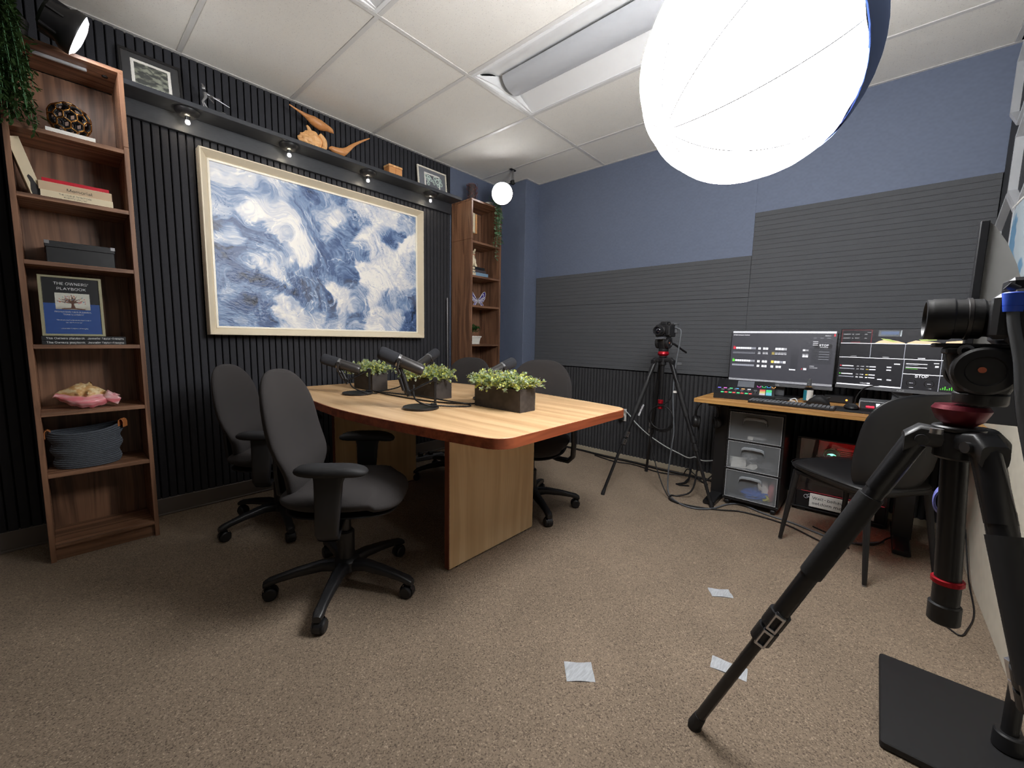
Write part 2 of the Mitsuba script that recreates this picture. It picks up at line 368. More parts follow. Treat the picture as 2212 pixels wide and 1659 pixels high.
for a in ang[1:]: part(t, 'wall_angle', a, 'grid_white', False)

# recessed fluorescent troffers, both switched off
def troffer(x0, y0, label):
    k = thing('ceiling_light', label, 'ceiling light', 'recessed ceiling lights')
    W, L = .6096 - .024, 1.2192 - .024
    o = mv(x0 + .012, y0 + .012, H)
    fr = cat(cbox(0, .022, 0, L, -.001, .03), cbox(W - .022, W, 0, L, -.001, .03), cbox(0, W, 0, .018, -.001, .03), cbox(0, W, L - .018, L, -.001, .03))
    part(k, 'frame', tf(fr, o), 'lamp_white', False)
    for s in (0, 1):
        a = np.linspace(0, 1, 10)
        pr = [( .02 + .2 * q, .002 + .085 * math.sin(q * PI / 2)) for q in a]
        top = np.array(pr); bot = top + [0, .006]
        poly = Polygon(np.vstack([top, bot[::-1]]))
        m = tf(extr(poly, L - .03), basis((0, L - .015, 0), (1, 0, 0), (0, 0, 1)))
        if s: m = tf(m, np.diag([-1., 1, 1, 1]) + np.array([[0, 0, 0, W], [0] * 4, [0] * 4, [0] * 4]))
        part(k, 'reflector', tf(m, o), 'lamp_white', 60)
    for yy in (.018, L - .03):
        pr = Polygon([(.02, .0), (.225, .088), (W - .225, .088), (W - .02, 0), (W / 2 + .1, .02), (W / 2 - .1, .02)])
        part(k, 'end_plate', tf(tf(extr(pr, .012), basis((0, yy + .012, 0), (1, 0, 0), (0, 0, 1))), o), 'lamp_white', False)
    part(k, 'tray', tf(cbox(.2, W - .2, .02, L - .02, .088, .095), o), 'lamp_white', False)
    a = np.linspace(PI, 2 * PI, 15)
    arc = [(W / 2 + .098 * math.cos(q), .062 + .072 * math.sin(q)) for q in a]
    inn = [(W / 2 + .094 * math.cos(q), .062 + .068 * math.sin(q)) for q in a][::-1]
    part(k, 'basket', tf(tf(extr(Polygon(arc + inn), L - .16), basis((0, L - .08, 0), (1, 0, 0), (0, 0, 1))), o), 'basket_grey', 60, label='grey perforated half-round basket')
troffer(1.8206, .811, 'recessed ceiling light with a half-round basket, beside the lantern')
troffer(.6014, .811, 'recessed ceiling light of which only a corner shows at the top edge')

# ---------------------------------------------------------------- lamps
def lantern():
    k = thing('lantern_softbox', 'huge glowing white fabric lantern hanging below the ceiling', 'studio light')
    c = CAM + np.array([0.85032, 0.21503, 0.48023]) * 1.80
    ax = np.array([-.57, .55, -.61]); ax /= np.linalg.norm(ax)
    M = align(c, ax, (0, 1, 0)); R, n = .335, 9
    def pt(th, ph, add=0.0):
        g = (ph * n / (2 * PI)) % 1.0
        lobe = 1 - .022 * abs(math.sin(th)) * (abs(2 * g - 1)) ** 2.0
        r = R * lobe + add
        return np.array([r * math.sin(th) * math.cos(ph), r * math.sin(th) * math.sin(ph), .96 * r * math.cos(th)])
    TE = PI / 2 + .16; rows = np.linspace(.002, TE, 26); cols = np.arange(n * 6) * 2 * PI / (n * 6)
    v = np.array([pt(a, b) for a in rows for b in cols])
    f = ring_faces(len(rows), len(cols))
    m = tf((v, f[:, ::-1]), M)
    tm = trimesh.Trimesh(m[0], m[1], process=False)
    if (np.einsum('ij,ij->i', tm.face_normals, tm.triangles_center - c) < 0).mean() > .5: m = (m[0], m[1][:, ::-1])
    part(k, 'diffuser', m, 'white_card', True, emitter=light(LANTERN, 24))
    rows2 = np.linspace(TE + .42, PI - .2, 10)
    m2 = tf((np.array([pt(a, b) for a in rows2 for b in cols]), ring_faces(len(rows2), len(cols))[:, ::-1]), M)
    tm = trimesh.Trimesh(m2[0], m2[1], process=False)
    if (np.einsum('ij,ij->i', tm.face_normals, tm.triangles_center - c) < 0).mean() > .5: m2 = (m2[0], m2[1][:, ::-1])
    part(k, 'back_diffuser', m2, 'white_card', True, emitter=light(LANTERN, 10))
    for q in range(n):
        ph = q * 2 * PI / n
        part(k, 'seam', tf(tube([pt(a, ph, .0012) for a in np.linspace(.12, TE - .01, 26)], .0013, 5), M), 'light_grey', True)
    # black skirt rolled up round the mount, and the ring the lamp head plugs into
    pr = [(R * 1.012 * math.sin(a), R * .97 * math.cos(a)) for a in np.linspace(TE - .015, TE + .43, 10)]
    pr += [(r_ * .985, z_) for r_, z_ in pr[::-1]]
    part(k, 'skirt', tf(lathe(pr[::-1], 48), M), 'blue_grey', 40, label='blue-grey skirt round the back half')
    for q in range(3):
        ph = 1.1 + q * 2 * PI / 3; tb = pt(TE + .16, ph, .012); t2 = pt(TE + .02, ph, .012)
        part(k, 'fastening_tab', tf(tube([t2, tb], .009, 8), M), 'light_grey')
    part(k, 'mount_ring', tf(lathe([(.06, -R * .98), (.085, -R * .98), (.085, -R * 1.08), (.06, -R * 1.08)], 32), M), 'black_plastic', 40)
    part(k, 'lamp_head', tf(cat(cyl((0, 0, -R * 1.06), (0, 0, -R * 1.06 - .16), .062, bev=.006), cbox(-.05, .05, -.05, .05, -R * 1.06 - .2, -R * 1.06 - .15)), M), 'black_plastic')
    hd = M[:3, :3] @ np.array([0, 0, -R * 1.06 - .1]) + M[:3, 3]
    part(k, 'hanger', cat(cyl(hd, (hd[0], hd[1], H), .009), cyl((hd[0], hd[1], H - .012), (hd[0], hd[1], H - .001), .04)), 'black_steel')
mat('blue_grey', lin(118, 136, 176), .85)
mat('mat_grey', lin(112, 116, 124), .7)
lantern()

def can_lamp(name, label, centre, normal, r, depth, L, ceiling_pt):
    k = thing(name, label, 'lamp')
    c, d = np.array(centre, float), np.array(normal, float); d /= np.linalg.norm(d)
    M = align(c, d)
    part(k, 'diffuser', tf(lathe([(r * .985, 0), (r * .8, .012), (r * .45, .018), (1e-5, .02)], 36), M), 'white_card', True, emitter=light(L, 3))
    part(k, 'housing', tf(lathe([(r * .985, -.004), (r, .001), (r * 1.03, -.004), (r * 1.02, -.03), (r * .82, -.05), (r * .7, -depth), (r * .5, -depth - .012), (1e-5, -depth - .012)][::-1], 36), M), 'black_plastic', 40)
    for q in range(6):
        a = q * PI / 3
        part(k, 'cooling_fin', tf(cbox(r * .55, r * .86, -.004, .004, -depth, -.048, .001), M @ mv(rz=a)), 'black_plastic', False)
    b = c - d * depth * .55; cp = np.array(ceiling_pt, float)
    el = np.array([cp[0], cp[1], cp[2] - .12])
    part(k, 'stem', cyl(el, cp, .009, n=14), 'satin')
    part(k, 'clamp', cat(cbox(cp[0] - .035, cp[0] + .035, cp[1] - .012, cp[1] + .012, cp[2] - .012, cp[2] - .001), cyl(el + [0, 0, -.02], el + [0, 0, .02], .017, bev=.003), cyl(el + [-.03, 0, 0], el + [.03, 0, 0], .007)), 'black_plastic')
    part(k, 'yoke', tube(smooth_path([el, el * .6 + b * .4 + [0, 0, .02], b]), .008), 'black_plastic')
can_lamp('track_lamp', 'round lit lamp hung from the ceiling above the corner bookcase', (2.855, 2.706, 2.438), (-.78, -.57, -.24), .098, .11, ROUND_LAMP, (3.04, 2.745, H))
k = thing('added_picture_spot', 'unseen spot lamp added on the ceiling grid to brighten the painting', 'lamp')  # lamp added beyond the frame to lift the brightness of the canvas
so, sd = np.array([1.211, .36, 2.56]), np.array([1.45, 3.1, 1.66]) - np.array([1.211, .36, 2.56]); sd /= np.linalg.norm(sd)
part(k, 'housing', tf(lathe([(.050, .0), (.054, .0), (.054, -.15), (.03, -.17), (1e-5, -.17), (1e-5, -.02), (.048, -.02)][::-1], 30), align(so, sd)), 'black_plastic', 40)
part(k, 'stem', cyl(so - sd * .08, (1.211, .29, H), .008), 'satin')
scene['added_spot_beam'] = {'type': 'spot', 'to_world': T().look_at(origin=(so + sd * .01).tolist(), target=(so + sd).tolist(), up=[0, 0, 1]), 'intensity': rgb([ADDED_SPOT, ADDED_SPOT * .97, ADDED_SPOT * .92]), 'cutoff_angle': 27.0, 'beam_width': 13.0, 'sampling_weight': 2.0}  # beam of the added lamp, spread over the canvas
can_lamp('spot_lamp', 'lit disc lamp seen edge-on above the tall bookcase at the left', (.166, 2.70, 2.380), (.80, .03, -.32), .088, .10, DISC_LAMP, (-.008, 2.66, H))

# ---------------------------------------------------------------- ledge with puck lights
lg = thing('wall_ledge', 'long black ledge on the ribbed wall above the painting', 'shelf')
part(lg, 'top_board', cbox(.325, 2.615, 2.986, YA - .008, 2.371, 2.397, .002), 'ledge_paint', False)
part(lg, 'fascia', cbox(.325, 2.615, 3.140, YA - .007, 2.277, 2.3705, .002), 'ledge_paint', False)
for i, xx in enumerate((.604, 1.147, 1.717, 2.312)):
    k = thing('puck_light', ('black puck light with a lit bulb under the ledge, ' + ['nearest the tall left bookcase', 'second from the left bookcase', 'third from the left bookcase', 'nearest the corner bookcase'][i]), 'puck light', 'puck lights under the ledge')
    part(k, 'dome', tf(lathe([(1e-5, -.034), (.02, -.034), (.042, -.028), (.056, -.014), (.06, -.001), (1e-5, 0)], 32), mv(xx, 3.062, 2.3705)), 'black_plastic', 50)
    part(k, 'lamp_neck', tf(lathe([(1e-5, -.052), (.011, -.052), (.013, -.033), (1e-5, -.033)], 18), mv(xx, 3.062, 2.3705)), 'black_plastic', 50)
    part(k, 'bulb', tf(ball((0, 0, -.062), (.0125, .0125, .013), 1), mv(xx, 3.062, 2.3705)), 'white_card', True, emitter=light([PUCK, PUCK * .86, PUCK * .64], 1.2))

# ---------------------------------------------------------------- things on the ledge
LT = 2.3972
def framed(name, label, x0, x1, z1, lean, border, matm, art, artm, y_foot, frame_m):
    k = thing(name, label, 'framed picture')
    w, h = x1 - x0, z1
    M = basis((x0, y_foot, LT + .001), (1, 0, 0), (0, math.sin(lean), math.cos(lean)))
    fw = .012
    part(k, 'frame', tf(cat(cbox(0, w, 0, fw, -.012, .004), cbox(0, w, h - fw, h, -.012, .004), cbox(0, fw, fw, h - fw, -.012, .004), cbox(w - fw, w, fw, h - fw, -.012, .004)), M), frame_m, False)
    part(k, 'mat_board', tf(cbox(fw, w - fw, fw, h - fw, -.011, -.006, .0005), M), matm, False)
    a, b = border
    part(k, 'inner_mat', tf(cbox(a - .014, w - a + .014, b - .014, h - b + .014, -.0065, -.0045, .0005), M), 'white_card', False)
    part(k, 'artwork', tf(cbox(a, w - a, b, h - b, -.0055, -.0035, .0003), M), artm, False)
    art(k, M, w, h, a, b)
    part(k, 'pane', tf((np.array([[fw, fw, 0], [w - fw, fw, 0], [w - fw, h - fw, 0], [fw, h - fw, 0]]), np.array([[0, 1, 2], [0, 2, 3]])), M), 'clear', False)
mat('art_dark', proc(lambda p, n, uv: mix(lin(60, 64, 62), lin(142, 146, 132), smoothstep(.42, .7, fbm(p.x * 40, p.y * 10, p.z * 60)))), .6)
mat('art_grey', lin(96, 100, 108), .6)
mat('mat_black', lin(44, 46, 50), .7)
mat('pale_green', lin(196, 214, 206), .6)
framed('picture_frame', 'dark matted picture leaning on the ledge beside the left bookcase', .335, .60, .225, .17, (.062, .055), 'mat_black', lambda *a: None, 'art_dark', 3.10, 'black_steel')
def flowers(k, M, w, h, a, b):
    rng = random.Random(4); ms = []
    for (u, v, r) in ((.68, .56, .028), (.60, .66, .02), (.76, .66, .02), (.80, .50, .02), (.70, .42, .018), (.38, .62, .022), (.30, .66, .018), (.44, .56, .018), (.34, .54, .018), (.36, .38, .017), (.52, .52, .012), (.56, .44, .012)):
        x, y = w * u, h * v
        ms.append(tf(lathe([(r * .55, -.0034), (r * .62, -.003), (r, -.003), (r, -.0034)], 14), mv(x, y, 0)))
        ms.append(tf(lathe([(r * .22, -.0034), (r * .22, -.003), (1e-5, -.003)], 8), mv(x, y, 0)))
    part(k, 'blossom_print', tf(cat(*ms), M), 'pale_green', False)
framed('picture_frame', 'silver framed grey floral print leaning on the ledge beside the wooden box', 2.225, 2.545, .215, .10, (.088, .055), 'mat_grey', flowers, 'art_grey', 3.115, 'champagne_edge')
# small metal figure aiming a long rod, and a pale half-round piece
k = thing('metal_figurine', 'small silver metal figurine aiming a long rod on the ledge', 'figurine')
X0, Y0 = .685, 3.07
def bone(*pts): return tube([(X0 + a, Y0 + b, LT + c) for a, b, c in pts], [d for *_, d in [(0,)]][0] if False else .0045, 7)
part(k, 'legs', cat(bone((.012, .0, .0), (.004, .0, .03), (-.004, 0, .062)), bone((.034, 0, .0), (.018, 0, .034), (.002, 0, .062)), cbox(X0 + .004, X0 + .042, Y0 - .014, Y0 + .014, LT, LT + .004)), 'satin')
part(k, 'torso', cat(tube([(X0 - .002, Y0, LT + .06), (X0 + .012, Y0, LT + .085), (X0 + .014, Y0, LT + .112)], [.006, .009, .013], 9), tube([(X0 + .014, Y0, LT + .11), (X0 + .034, Y0 - .012, LT + .102), (X0 + .048, Y0 - .005, LT + .098)], .005, 7), tube([(X0 + .012, Y0 + .006, LT + .108), (X0 + .026, Y0 + .012, LT + .098), (X0 + .042, Y0 + .004, LT + .094)], .005, 7)), 'satin')
part(k, 'head', cat(ball((X0 + .006, Y0, LT + .136), (.012, .012, .015)), tube([(X0 + .004, Y0, LT + .15), (X0 - .004, Y0, LT + .158)], [.007, .002], 7)), 'satin')
part(k, 'rod', cat(tube([(X0 + .012, Y0 - .004, LT + .11), (X0 + .06, Y0 - .004, LT + .098), (X0 + .132, Y0 - .004, LT + .078)], [.006, .0065, .0018], 8), cbox(X0 + .05, X0 + .085, Y0 - .008, Y0, LT + .096, LT + .104), tube([(X0 + .03, Y0, LT + .094), (X0 + .052, Y0, LT + .07)], .004, 6)), 'chrome')
single('dome_ornament', tf(lathe([(.03, 0), (.031, .006), (.026, .018), (.016, .025), (1e-5, .028)], 28), mv(.775, 3.05, LT)), 'satin', 'pale half-dome ornament on the ledge beside the metal figurine', 'ornament')
# long-tailed wooden birds
def bird(name, label, pts, rad, m, base=None, beak=None):
    k = thing(name, label, 'bird carving', 'carved wooden birds on the ledge')
    p = smooth_path(pts, 8); q = np.interp(np.linspace(0, len(rad) - 1, len(p)), np.arange(len(rad)), rad)
    part(k, 'body', tube(p, q, 16), m, True)
    if base: base(k)
def stump(k):
    rng = np.random.default_rng(5)
    m = trimesh.creation.icosphere(4); v = np.array(m.vertices)
    d = meshkit.fbm(v * 2.1 + 3, 4, 8)[:, None]
    v = v * np.array([.088, .045, .062]) * (.62 + .8 * d)
    v[:, 2] = np.maximum(v[:, 2], -.05)
    part(k, 'root_base', (v + [1.305, 3.065, LT + .05], m.faces), 'carved_pale', True, label='gnarled pale root the bird sits on')
    part(k, 'knot', cat(tube(smooth_path([(1.29, 3.05, LT + .09), (1.275, 3.05, LT + .125), (1.262, 3.05, LT + .14)]), np.linspace(.018, .006, 13), 9), tube(smooth_path([(1.34, 3.03, LT + .10), (1.365, 3.02, LT + .07), (1.37, 3.02, LT + .03), (1.355, 3.02, LT)]), .016, 9)), 'carved_pale', True)
bird('wooden_bird', 'long-tailed carved wooden bird perched on a gnarled root, tail raised to the left', [(1.455, 3.06, 2.556), (1.438, 3.06, 2.568), (1.405, 3.06, 2.576), (1.36, 3.06, 2.578), (1.31, 3.06, 2.59), (1.262, 3.06, 2.604), (1.21, 3.06, 2.618), (1.158, 3.06, 2.632)], [.001, .016, .022, .034, .03, .014, .007, .004], 'carved', stump)
def feet(k): part(k, 'foot_block', tf(ball((0, 0, 0), (.026, .018, .012)), mv(1.512, 3.055, LT + .011)), 'carved_pale', True)
bird('wooden_bird', 'low carved wooden bird on the ledge with its tail raised to the right', [(1.415, 3.06, LT + .045), (1.435, 3.06, LT + .05), (1.47, 3.06, LT + .047), (1.51, 3.06, LT + .05), (1.55, 3.06, LT + .078), (1.60, 3.06, LT + .128), (1.66, 3.06, LT + .175), (1.735, 3.06, LT + .226)], [.005, .017, .024, .030, .020, .012, .008, .004], 'carved', feet)
k = thing('wooden_box', 'small light wooden lidded box on the ledge right of the birds', 'box')
part(k, 'body', cat(cbox(1.878, 1.938, 3.02, 3.10, LT, LT + .062, .002), cbox(1.9395, 1.998, 3.02, 3.10, LT, LT + .062, .002)), 'carved', False)
part(k, 'lid', cat(cbox(1.876, 1.938, 3.018, 3.102, LT + .0635, LT + .08, .002), cbox(1.9395, 2.0, 3.018, 3.102, LT + .0635, LT + .08, .002)), 'carved_pale', False)

# ---------------------------------------------------------------- the painting
BL = '8 95 72;15 94 72;25 94 68;5 97 70;3 91 50;7 81 42;10 84 40;5 74 62;14 73 90;20 78 90;25 75 88;21 85 50;21 91 42;31 92 55;33 97 60;35 104 38;39 96 35;36 83 38;45 90 45;3 66 20;12 68 20;6 58 75;17 64 30;15 57 35;25 68 75;31 75 85;33 63 90;36 56 85;29 64 60;21 59 30;5 49 12;10 49 15;15 51 35;19 54 65;24 51 60;29 44 45;15 46 80;20 43 85;25 37 85;9 41 25;4 39 22;2 37 30;10 33 12;16 33 15;12 26 50;22 32 10;28 40 10;32 31 20;34 25 20;3 27 40;6 22 45;18 21 25;20 25 50;24 18 85;29 14 80;10 16 20;3 13 40;1 5 55;8 8 40;16 8 35;22 10 15;26 7 80;31 7 85;37 8 75;43 10 65;40 15 45;38 45 30;41 37 35;44 29 30;47 22 35;50 11 40;44 51 30;50 57 30;57 57 32;60 50 30;54 47 35;62 41 25;47 43 40;41 73 40;45 78 50;48 84 60;51 94 60;54 97 35;57 72 20;54 63 25;51 72 55;58 87 65;61 92 80;68 95 80;55 87 90;63 85 45;66 82 60;61 79 30;69 73 90;75 88 90;83 95 85;83 81 6;87 81 30;86 74 15;91 92 50;96 100 50;80 84 60;96 79 95;91 72 90;75 68 75;68 66 30;83 67 85;70 52 88;79 54 92;87 55 90;95 63 60;71 42 88;83 44 90;91 40 85;98 52 70;50 34 85;53 30 88;59 33 75;64 31 60;55 22 85;60 18 80;66 22 50;67 34 50;56 11 75;61 8 35;67 8 40;53 4 70;75 28 85;79 25 40;82 20 45;78 15 85;74 7 75;87 29 60;91 24 50;95 27 30;98 14 20;96 5 20;86 8 65;93 34 55'
BL = [[float(q) / 100 for q in s.split()] for s in BL.split(';')]
def sea(p, n, uv):
    u, v = (p.x - .685) / 1.507, (p.z - 1.13) / 1.507
    q1, q2 = fbm(u * 3.2, v * 3.2, 1.0) - .5, fbm(u * 3.2 + 5, v * 3.2 + 9, 2.0) - .5
    U, V = u + .09 * q1, v + .09 * q2
    r1, r2 = fbm(U * 11 + 3 * q2, V * 11, 3.0, octaves=4) - .5, fbm(U * 11 + 30, V * 11 + 3 * q1, 4.0, octaves=4) - .5
    # paint pulled down to the right, bending where the slow noise bends it
    a = -.85 + 2.4 * q1
    c, s = dr.cos(a), dr.sin(a)
    al, ac = U * c + V * s, V * c - U * s
    st = fbm(al * 6 + 4 * r1, ac * 24 + 4 * r2, 5.0, octaves=4) - .5
    X, Y = U + .05 * r1 - .07 * st * s, V + .05 * r2 + .07 * st * c
    num, den = mi.Float(0), mi.Float(1e-7)
    for (bu, bv, t) in BL:
        k = dr.exp(-(dr.square(X - bu) + dr.square(Y - bv * .678)) / .00075)
        num += k * t; den += k
    t = (num + .45e-7) / den
    t = t * .84 + .07 + .46 * st + .32 * r1
    fine = fbm(al * 26 + 7 * r2, ac * 120 + 7 * r1, 7.0, octaves=3) - .5
    t = t + .26 * fine
    vein = smoothstep(.028, .0, dr.abs(r2 + .4 * st)) * smoothstep(.45, .6, fbm(u * 5, v * 5, 8.0))
    t = t + .22 * vein
    lace = voronoi(X * 70 + 5 * r1, Y * 70 + 5 * r2)
    t = t - .30 * smoothstep(.16, .04, lace[0]) * smoothstep(.55, .68, fbm(u * 4 + 2, v * 4, 6.0))
    col = mix(lin(24, 32, 52), lin(66, 88, 130), smoothstep(.02, .24, t))
    col = mix(col, lin(112, 136, 172), smoothstep(.24, .44, t))
    col = mix(col, lin(166, 178, 198), smoothstep(.42, .60, t))
    col = mix(col, lin(206, 208, 214), smoothstep(.58, .74, t))
    col = mix(col, lin(236, 234, 228), smoothstep(.74, .92, t))
    grey = smoothstep(.58, .66, fbm(u * 5 + 7, v * 5 + 1, 11.0)) * smoothstep(.5, .2, t)
    return mix(col, lin(84, 84, 90), .5 * grey)
mat('sea_paint', proc(sea), .38, bump=lambda p, n, uv: fbm(p.x * 60 + p.z * 90, p.z * 40 - p.x * 50, 1.0), bscale=.002)
k = thing('painting', 'large abstract blue and white painting in a champagne frame on the ribbed wall', 'painting')
x0, x1, z0, z1, yf = .652, 2.255, 1.102, 2.210, 3.082
part(k, 'canvas', cbox(x0 + .035, x1 - .035, 3.128, 3.14, z0 + .03, z1 - .03, .001), 'sea_paint', False)
prof = np.array([(0, .078), (0, .005), (.0025, .0), (.008, .0), (.011, .003), (.041, .040), (.044, .039), (.050, .039), (.050, .052), (.01, .078)])   # (inward, depth behind yf)
def frame_side(o, along, inward, L):
    sec = []
    for t in (0, 1):
        sec.append(np.array([np.array(o) + np.array(along) * (a if t == 0 else L - a) + np.array(inward) * a + np.array([0, d, 0]) for a, d in prof]))
    return loft(sec)
for o, al, inw, L in (((x0, yf, z0), (1, 0, 0), (0, 0, 1), x1 - x0), ((x1, yf, z0), (0, 0, 1), (-1, 0, 0), z1 - z0), ((x1, yf, z1), (-1, 0, 0), (0, 0, -1), x1 - x0), ((x0, yf, z1), (0, 0, -1), (1, 0, 0), z1 - z0)):
    part(k, 'frame_side', frame_side(o, al, inw, L), 'champagne', False)
fi = .0505
part(k, 'slip', cat(cbox(x0 + .045, x1 - .045, yf + .038, yf + .050, z0 + .045, z0 + .056, .001), cbox(x0 + .045, x1 - .045, yf + .038, yf + .050, z1 - .056, z1 - .045, .001), cbox(x0 + .045, x0 + .056, yf + .038, yf + .050, z0 + .05, z1 - .05, .001), cbox(x1 - .056, x1 - .045, yf + .038, yf + .050, z0 + .05, z1 - .05, .001)), 'champagne_edge', False, label='pale inner slip')
single('metal_pole', cyl((2.545, 3.10, .02), (2.557, 3.13, 1.49), .006), 'satin', 'thin metal pole standing against the wall beside the corner bookcase', 'pole')

# ---------------------------------------------------------------- bookcases
YF, YB, BW = 2.862, 3.142, .40
SH = [.085, .432, .728, 1.045, 1.424, 1.714, 2.004]
def bookcase(x0, label, tops, brk=True):
    k = thing('bookcase', label, 'bookcase')
    x1 = x0 + BW
    for s, e in ((x0, x0 + .019), (x1 - .019, x1)):
        part(k, 'side_panel', cbox(s, e, YF, YB, 0, 2.018, .001), 'walnut_up', False)
        part(k, 'upper_side_panel', cbox(s, e, YF, YB, 2.0195, 2.356, .001), 'walnut_up', False)
    part(k, 'back_panel', cbox(x0 + .019, x1 - .019, YB - .008, YB - .002, .08, 2.35, .001), 'walnut_up', False)
    for z in tops: part(k, 'shelf', cbox(x0 + .019, x1 - .019, YF + .002, YB - .008, z - .019, z, .001), 'walnut_x', False)
    part(k, 'top_board', cbox(x0, x1, YF, YB, 2.3565, 2.374, .001), 'walnut_x', False)
    part(k, 'plinth', cbox(x0 + .019, x1 - .019, YF + .02, YF + .035, 0, .066, .001), 'walnut_x', False)
    return k
b1 = bookcase(-.080, 'narrow tall walnut bookcase at the left edge holding the shell', SH)
part(b1, 'light_bar', cat(cbox(.02, .20, 2.93, 2.945, 2.342, 2.356, .003),), 'light_grey', False, label='slim unlit light bar under the top')
part(b1, 'cable_hole', cyl((.262, 2.95, 2.356), (.262, 2.95, 2.351), .011), 'black_plastic')
b2 = bookcase(2.620, 'tall narrow walnut bookcase in the corner beside the painting', [.085, .432, .728, 1.052, 1.419, 1.694, 2.004])

def frontal(x, y, z): return basis((x, y, z), (1, 0, 0), (0, 0, 1))
# left bookcase, top compartment
k = thing('openwork_sphere', 'bronze and black openwork sphere in the top of the left bookcase', 'ornament')
ic = trimesh.creation.icosphere(1); V = np.array(ic.vertices); c = np.array([.128, 2.965, 2.105])
dual = {}
for fi_, f in enumerate(ic.faces):
    for a in f: dual.setdefault(int(a), []).append(fi_)
cen = V[ic.faces].mean(1); cen /= np.linalg.norm(cen, axis=1, keepdims=True)
edges = set()
for a, fl in dual.items():
    for i in fl:
        for j in fl:
            if i < j and len(set(ic.faces[i]) & set(ic.faces[j])) == 2: edges.add((i, j))
bars, caps = [], []
for i, j in edges:
    p = np.array([cen[i] * (1 - t) + cen[j] * t for t in np.linspace(0, 1, 5)]); p /= np.linalg.norm(p, axis=1, keepdims=True)
    bars.append(tube(p * .068 + c, .0068, 7)); caps.append(tube(p * .0735 + c, .0036, 6))
part(k, 'lattice', cat(*bars), 'black_plastic', True)
part(k, 'gilded_edge', cat(*caps), 'bronze', True, label='bronze outer edges')
def book(label, x0, x1, y0, y1, z0, z1, cover, group=None, spine=None, M=None, txt=()):
    """a closed book lying flat, spine towards -y"""
    k = thing('book', label, 'book', group)
    E = np.eye(4) if M is None else M
    t = .0022
    part(k, 'cover', tf(cat(cbox(x0, x1, y0, y1, z0, z0 + t, .0006), cbox(x0, x1, y0, y1, z1 - t, z1, .0006), cbox(x0, x1, y0, y0 + t, z0, z1, .0008)), E), cover, False)
    part(k, 'pages', tf(cbox(x0 + .003, x1 - .003, y0 + t, y1 - .003, z0 + t, z1 - t, .0003), E), 'pages', False)
    for s, h, ux, uz, m, w in txt:
        part(k, 'spine_title', tf(lettering(s, h, frontal(x0 + ux * (x1 - x0), y0 + .0002, z0 + uz * (z1 - z0)), depth=.0005, w=w), E), m, False)
    return k
book('white book lying under the bronze sphere', .045, .205, 2.885, 3.06, 2.0045, 2.027, 'white_paint')
# leaning book on its end
lb = thing('book', 'cream book with red lettering leaning in the left bookcase', 'book')
lb_m = mv(.022, 2.89, 1.716, ry=math.radians(-14))
part(lb, 'cover', tf(cat(cbox(-.038, -.035, 0, .16, 0, .245, .0006), cbox(-.003, 0, 0, .16, 0, .245, .0006), cbox(-.038, 0, -.002, .001, 0, .245, .0008)), lb_m), 'cream_book', False)
part(lb, 'pages', tf(cbox(-.035, -.003, .001, .157, .003, .242, .0003), lb_m), 'pages', False)
part(lb, 'spine_print', tf(cat(*[cbox(-.027 + .002 * (q % 2), -.012, -.0006, .0003, .125 + .012 * q, .1335 + .012 * q, .0001) for q in range(8)]), lb_m), 'rust_ink', False, label='faded red printing')
part(lb, 'spine_picture', tf(slab(Polygon([(-.034, .004), (-.003, .004), (-.003, .03), (-.009, .055), (-.014, .082), (-.020, .093), (-.027, .085), (-.025, .06), (-.033, .03)]), -.0002, .0004, .0001), lb_m @ basis((0, -.0022, 0), (1, 0, 0), (0, 0, 1))), 'dark_metal', False, label='dark printed figure at the foot of the spine')
book('cream book at the bottom of the stack in the left bookcase', .010, .246, 2.872, 3.03, 1.7145, 1.7445, 'cream_book', None, txt=[('THE SAVAGE DETECTIVES', .0075, .24, .56, 'ink', .105), ('ROBERTO BOLANO', .006, .30, .22, 'ink', .075)])
book('beige book in the middle of the stack, script title on its spine', .006, .244, 2.876, 3.035, 1.745, 1.783, 'beige_book', None, txt=[('Memorial', .013, .36, .22, 'ink', .085)])
book('red book on top of the stack in the left bookcase', .018, .236, 2.884, 3.03, 1.7835, 1.800, 'red_book', None)
k = thing('storage_box', 'black lidded box with metal corners in the left bookcase', 'box')
part(k, 'body', cbox(.008, .236, 2.885, 3.12, 1.4245, 1.503, .002), 'black_book', False)
part(k, 'lid', cbox(.005, .239, 2.881, 3.123, 1.494, 1.523, .002), 'black_book', False)
for xx in (.0045, .2225): part(k, 'corner', cat(cbox(xx, xx + .017, 2.8805, 2.884, 1.508, 1.5235, .001), cbox(xx, xx + .017, 2.8805, 2.90, 1.522, 1.5238, .0005)), 'satin', False)
# playbook display
GB = 'stacked copies under the displayed book'
for z, lab in ((1.0455, 'black book lying on the shelf, lower of the two copies'), (1.0655, 'black book directly under the displayed blue book, upper of two copies')):
    book(lab, -.034, .250, 2.868, 3.06, z, z + .0190, 'black_book', None, txt=[('The Owners playbook', .0095, .05, .27, 'print_white', .125), ('Jennefer Taylor-Frangos', .0095, .52, .27, 'print_white', .128)])
k = thing('display_book', 'black and blue hardcover displayed upright in a clear case', 'book')
DM = basis((-.030, 2.905, 1.0855), (1, -.05, 0), (0, math.sin(.10), math.cos(.10)))
w, h = .21, .285
part(k, 'cover', tf(cbox(.006, w - .006, .004, h - .004, -.022, 0, .001), DM), 'black_book', False)
part(k, 'blue_band', tf(cbox(.006, w - .006, .004, .155, -.0005, .0008, .0002), DM), 'blue_book', False)
mat('tree_print', proc(lambda p, n, uv: mix(lin(120, 110, 96), lin(206, 206, 196), smoothstep(1.20, 1.245, p.z + .02 * fbm(p.x * 80, p.z * 80)))), .6)
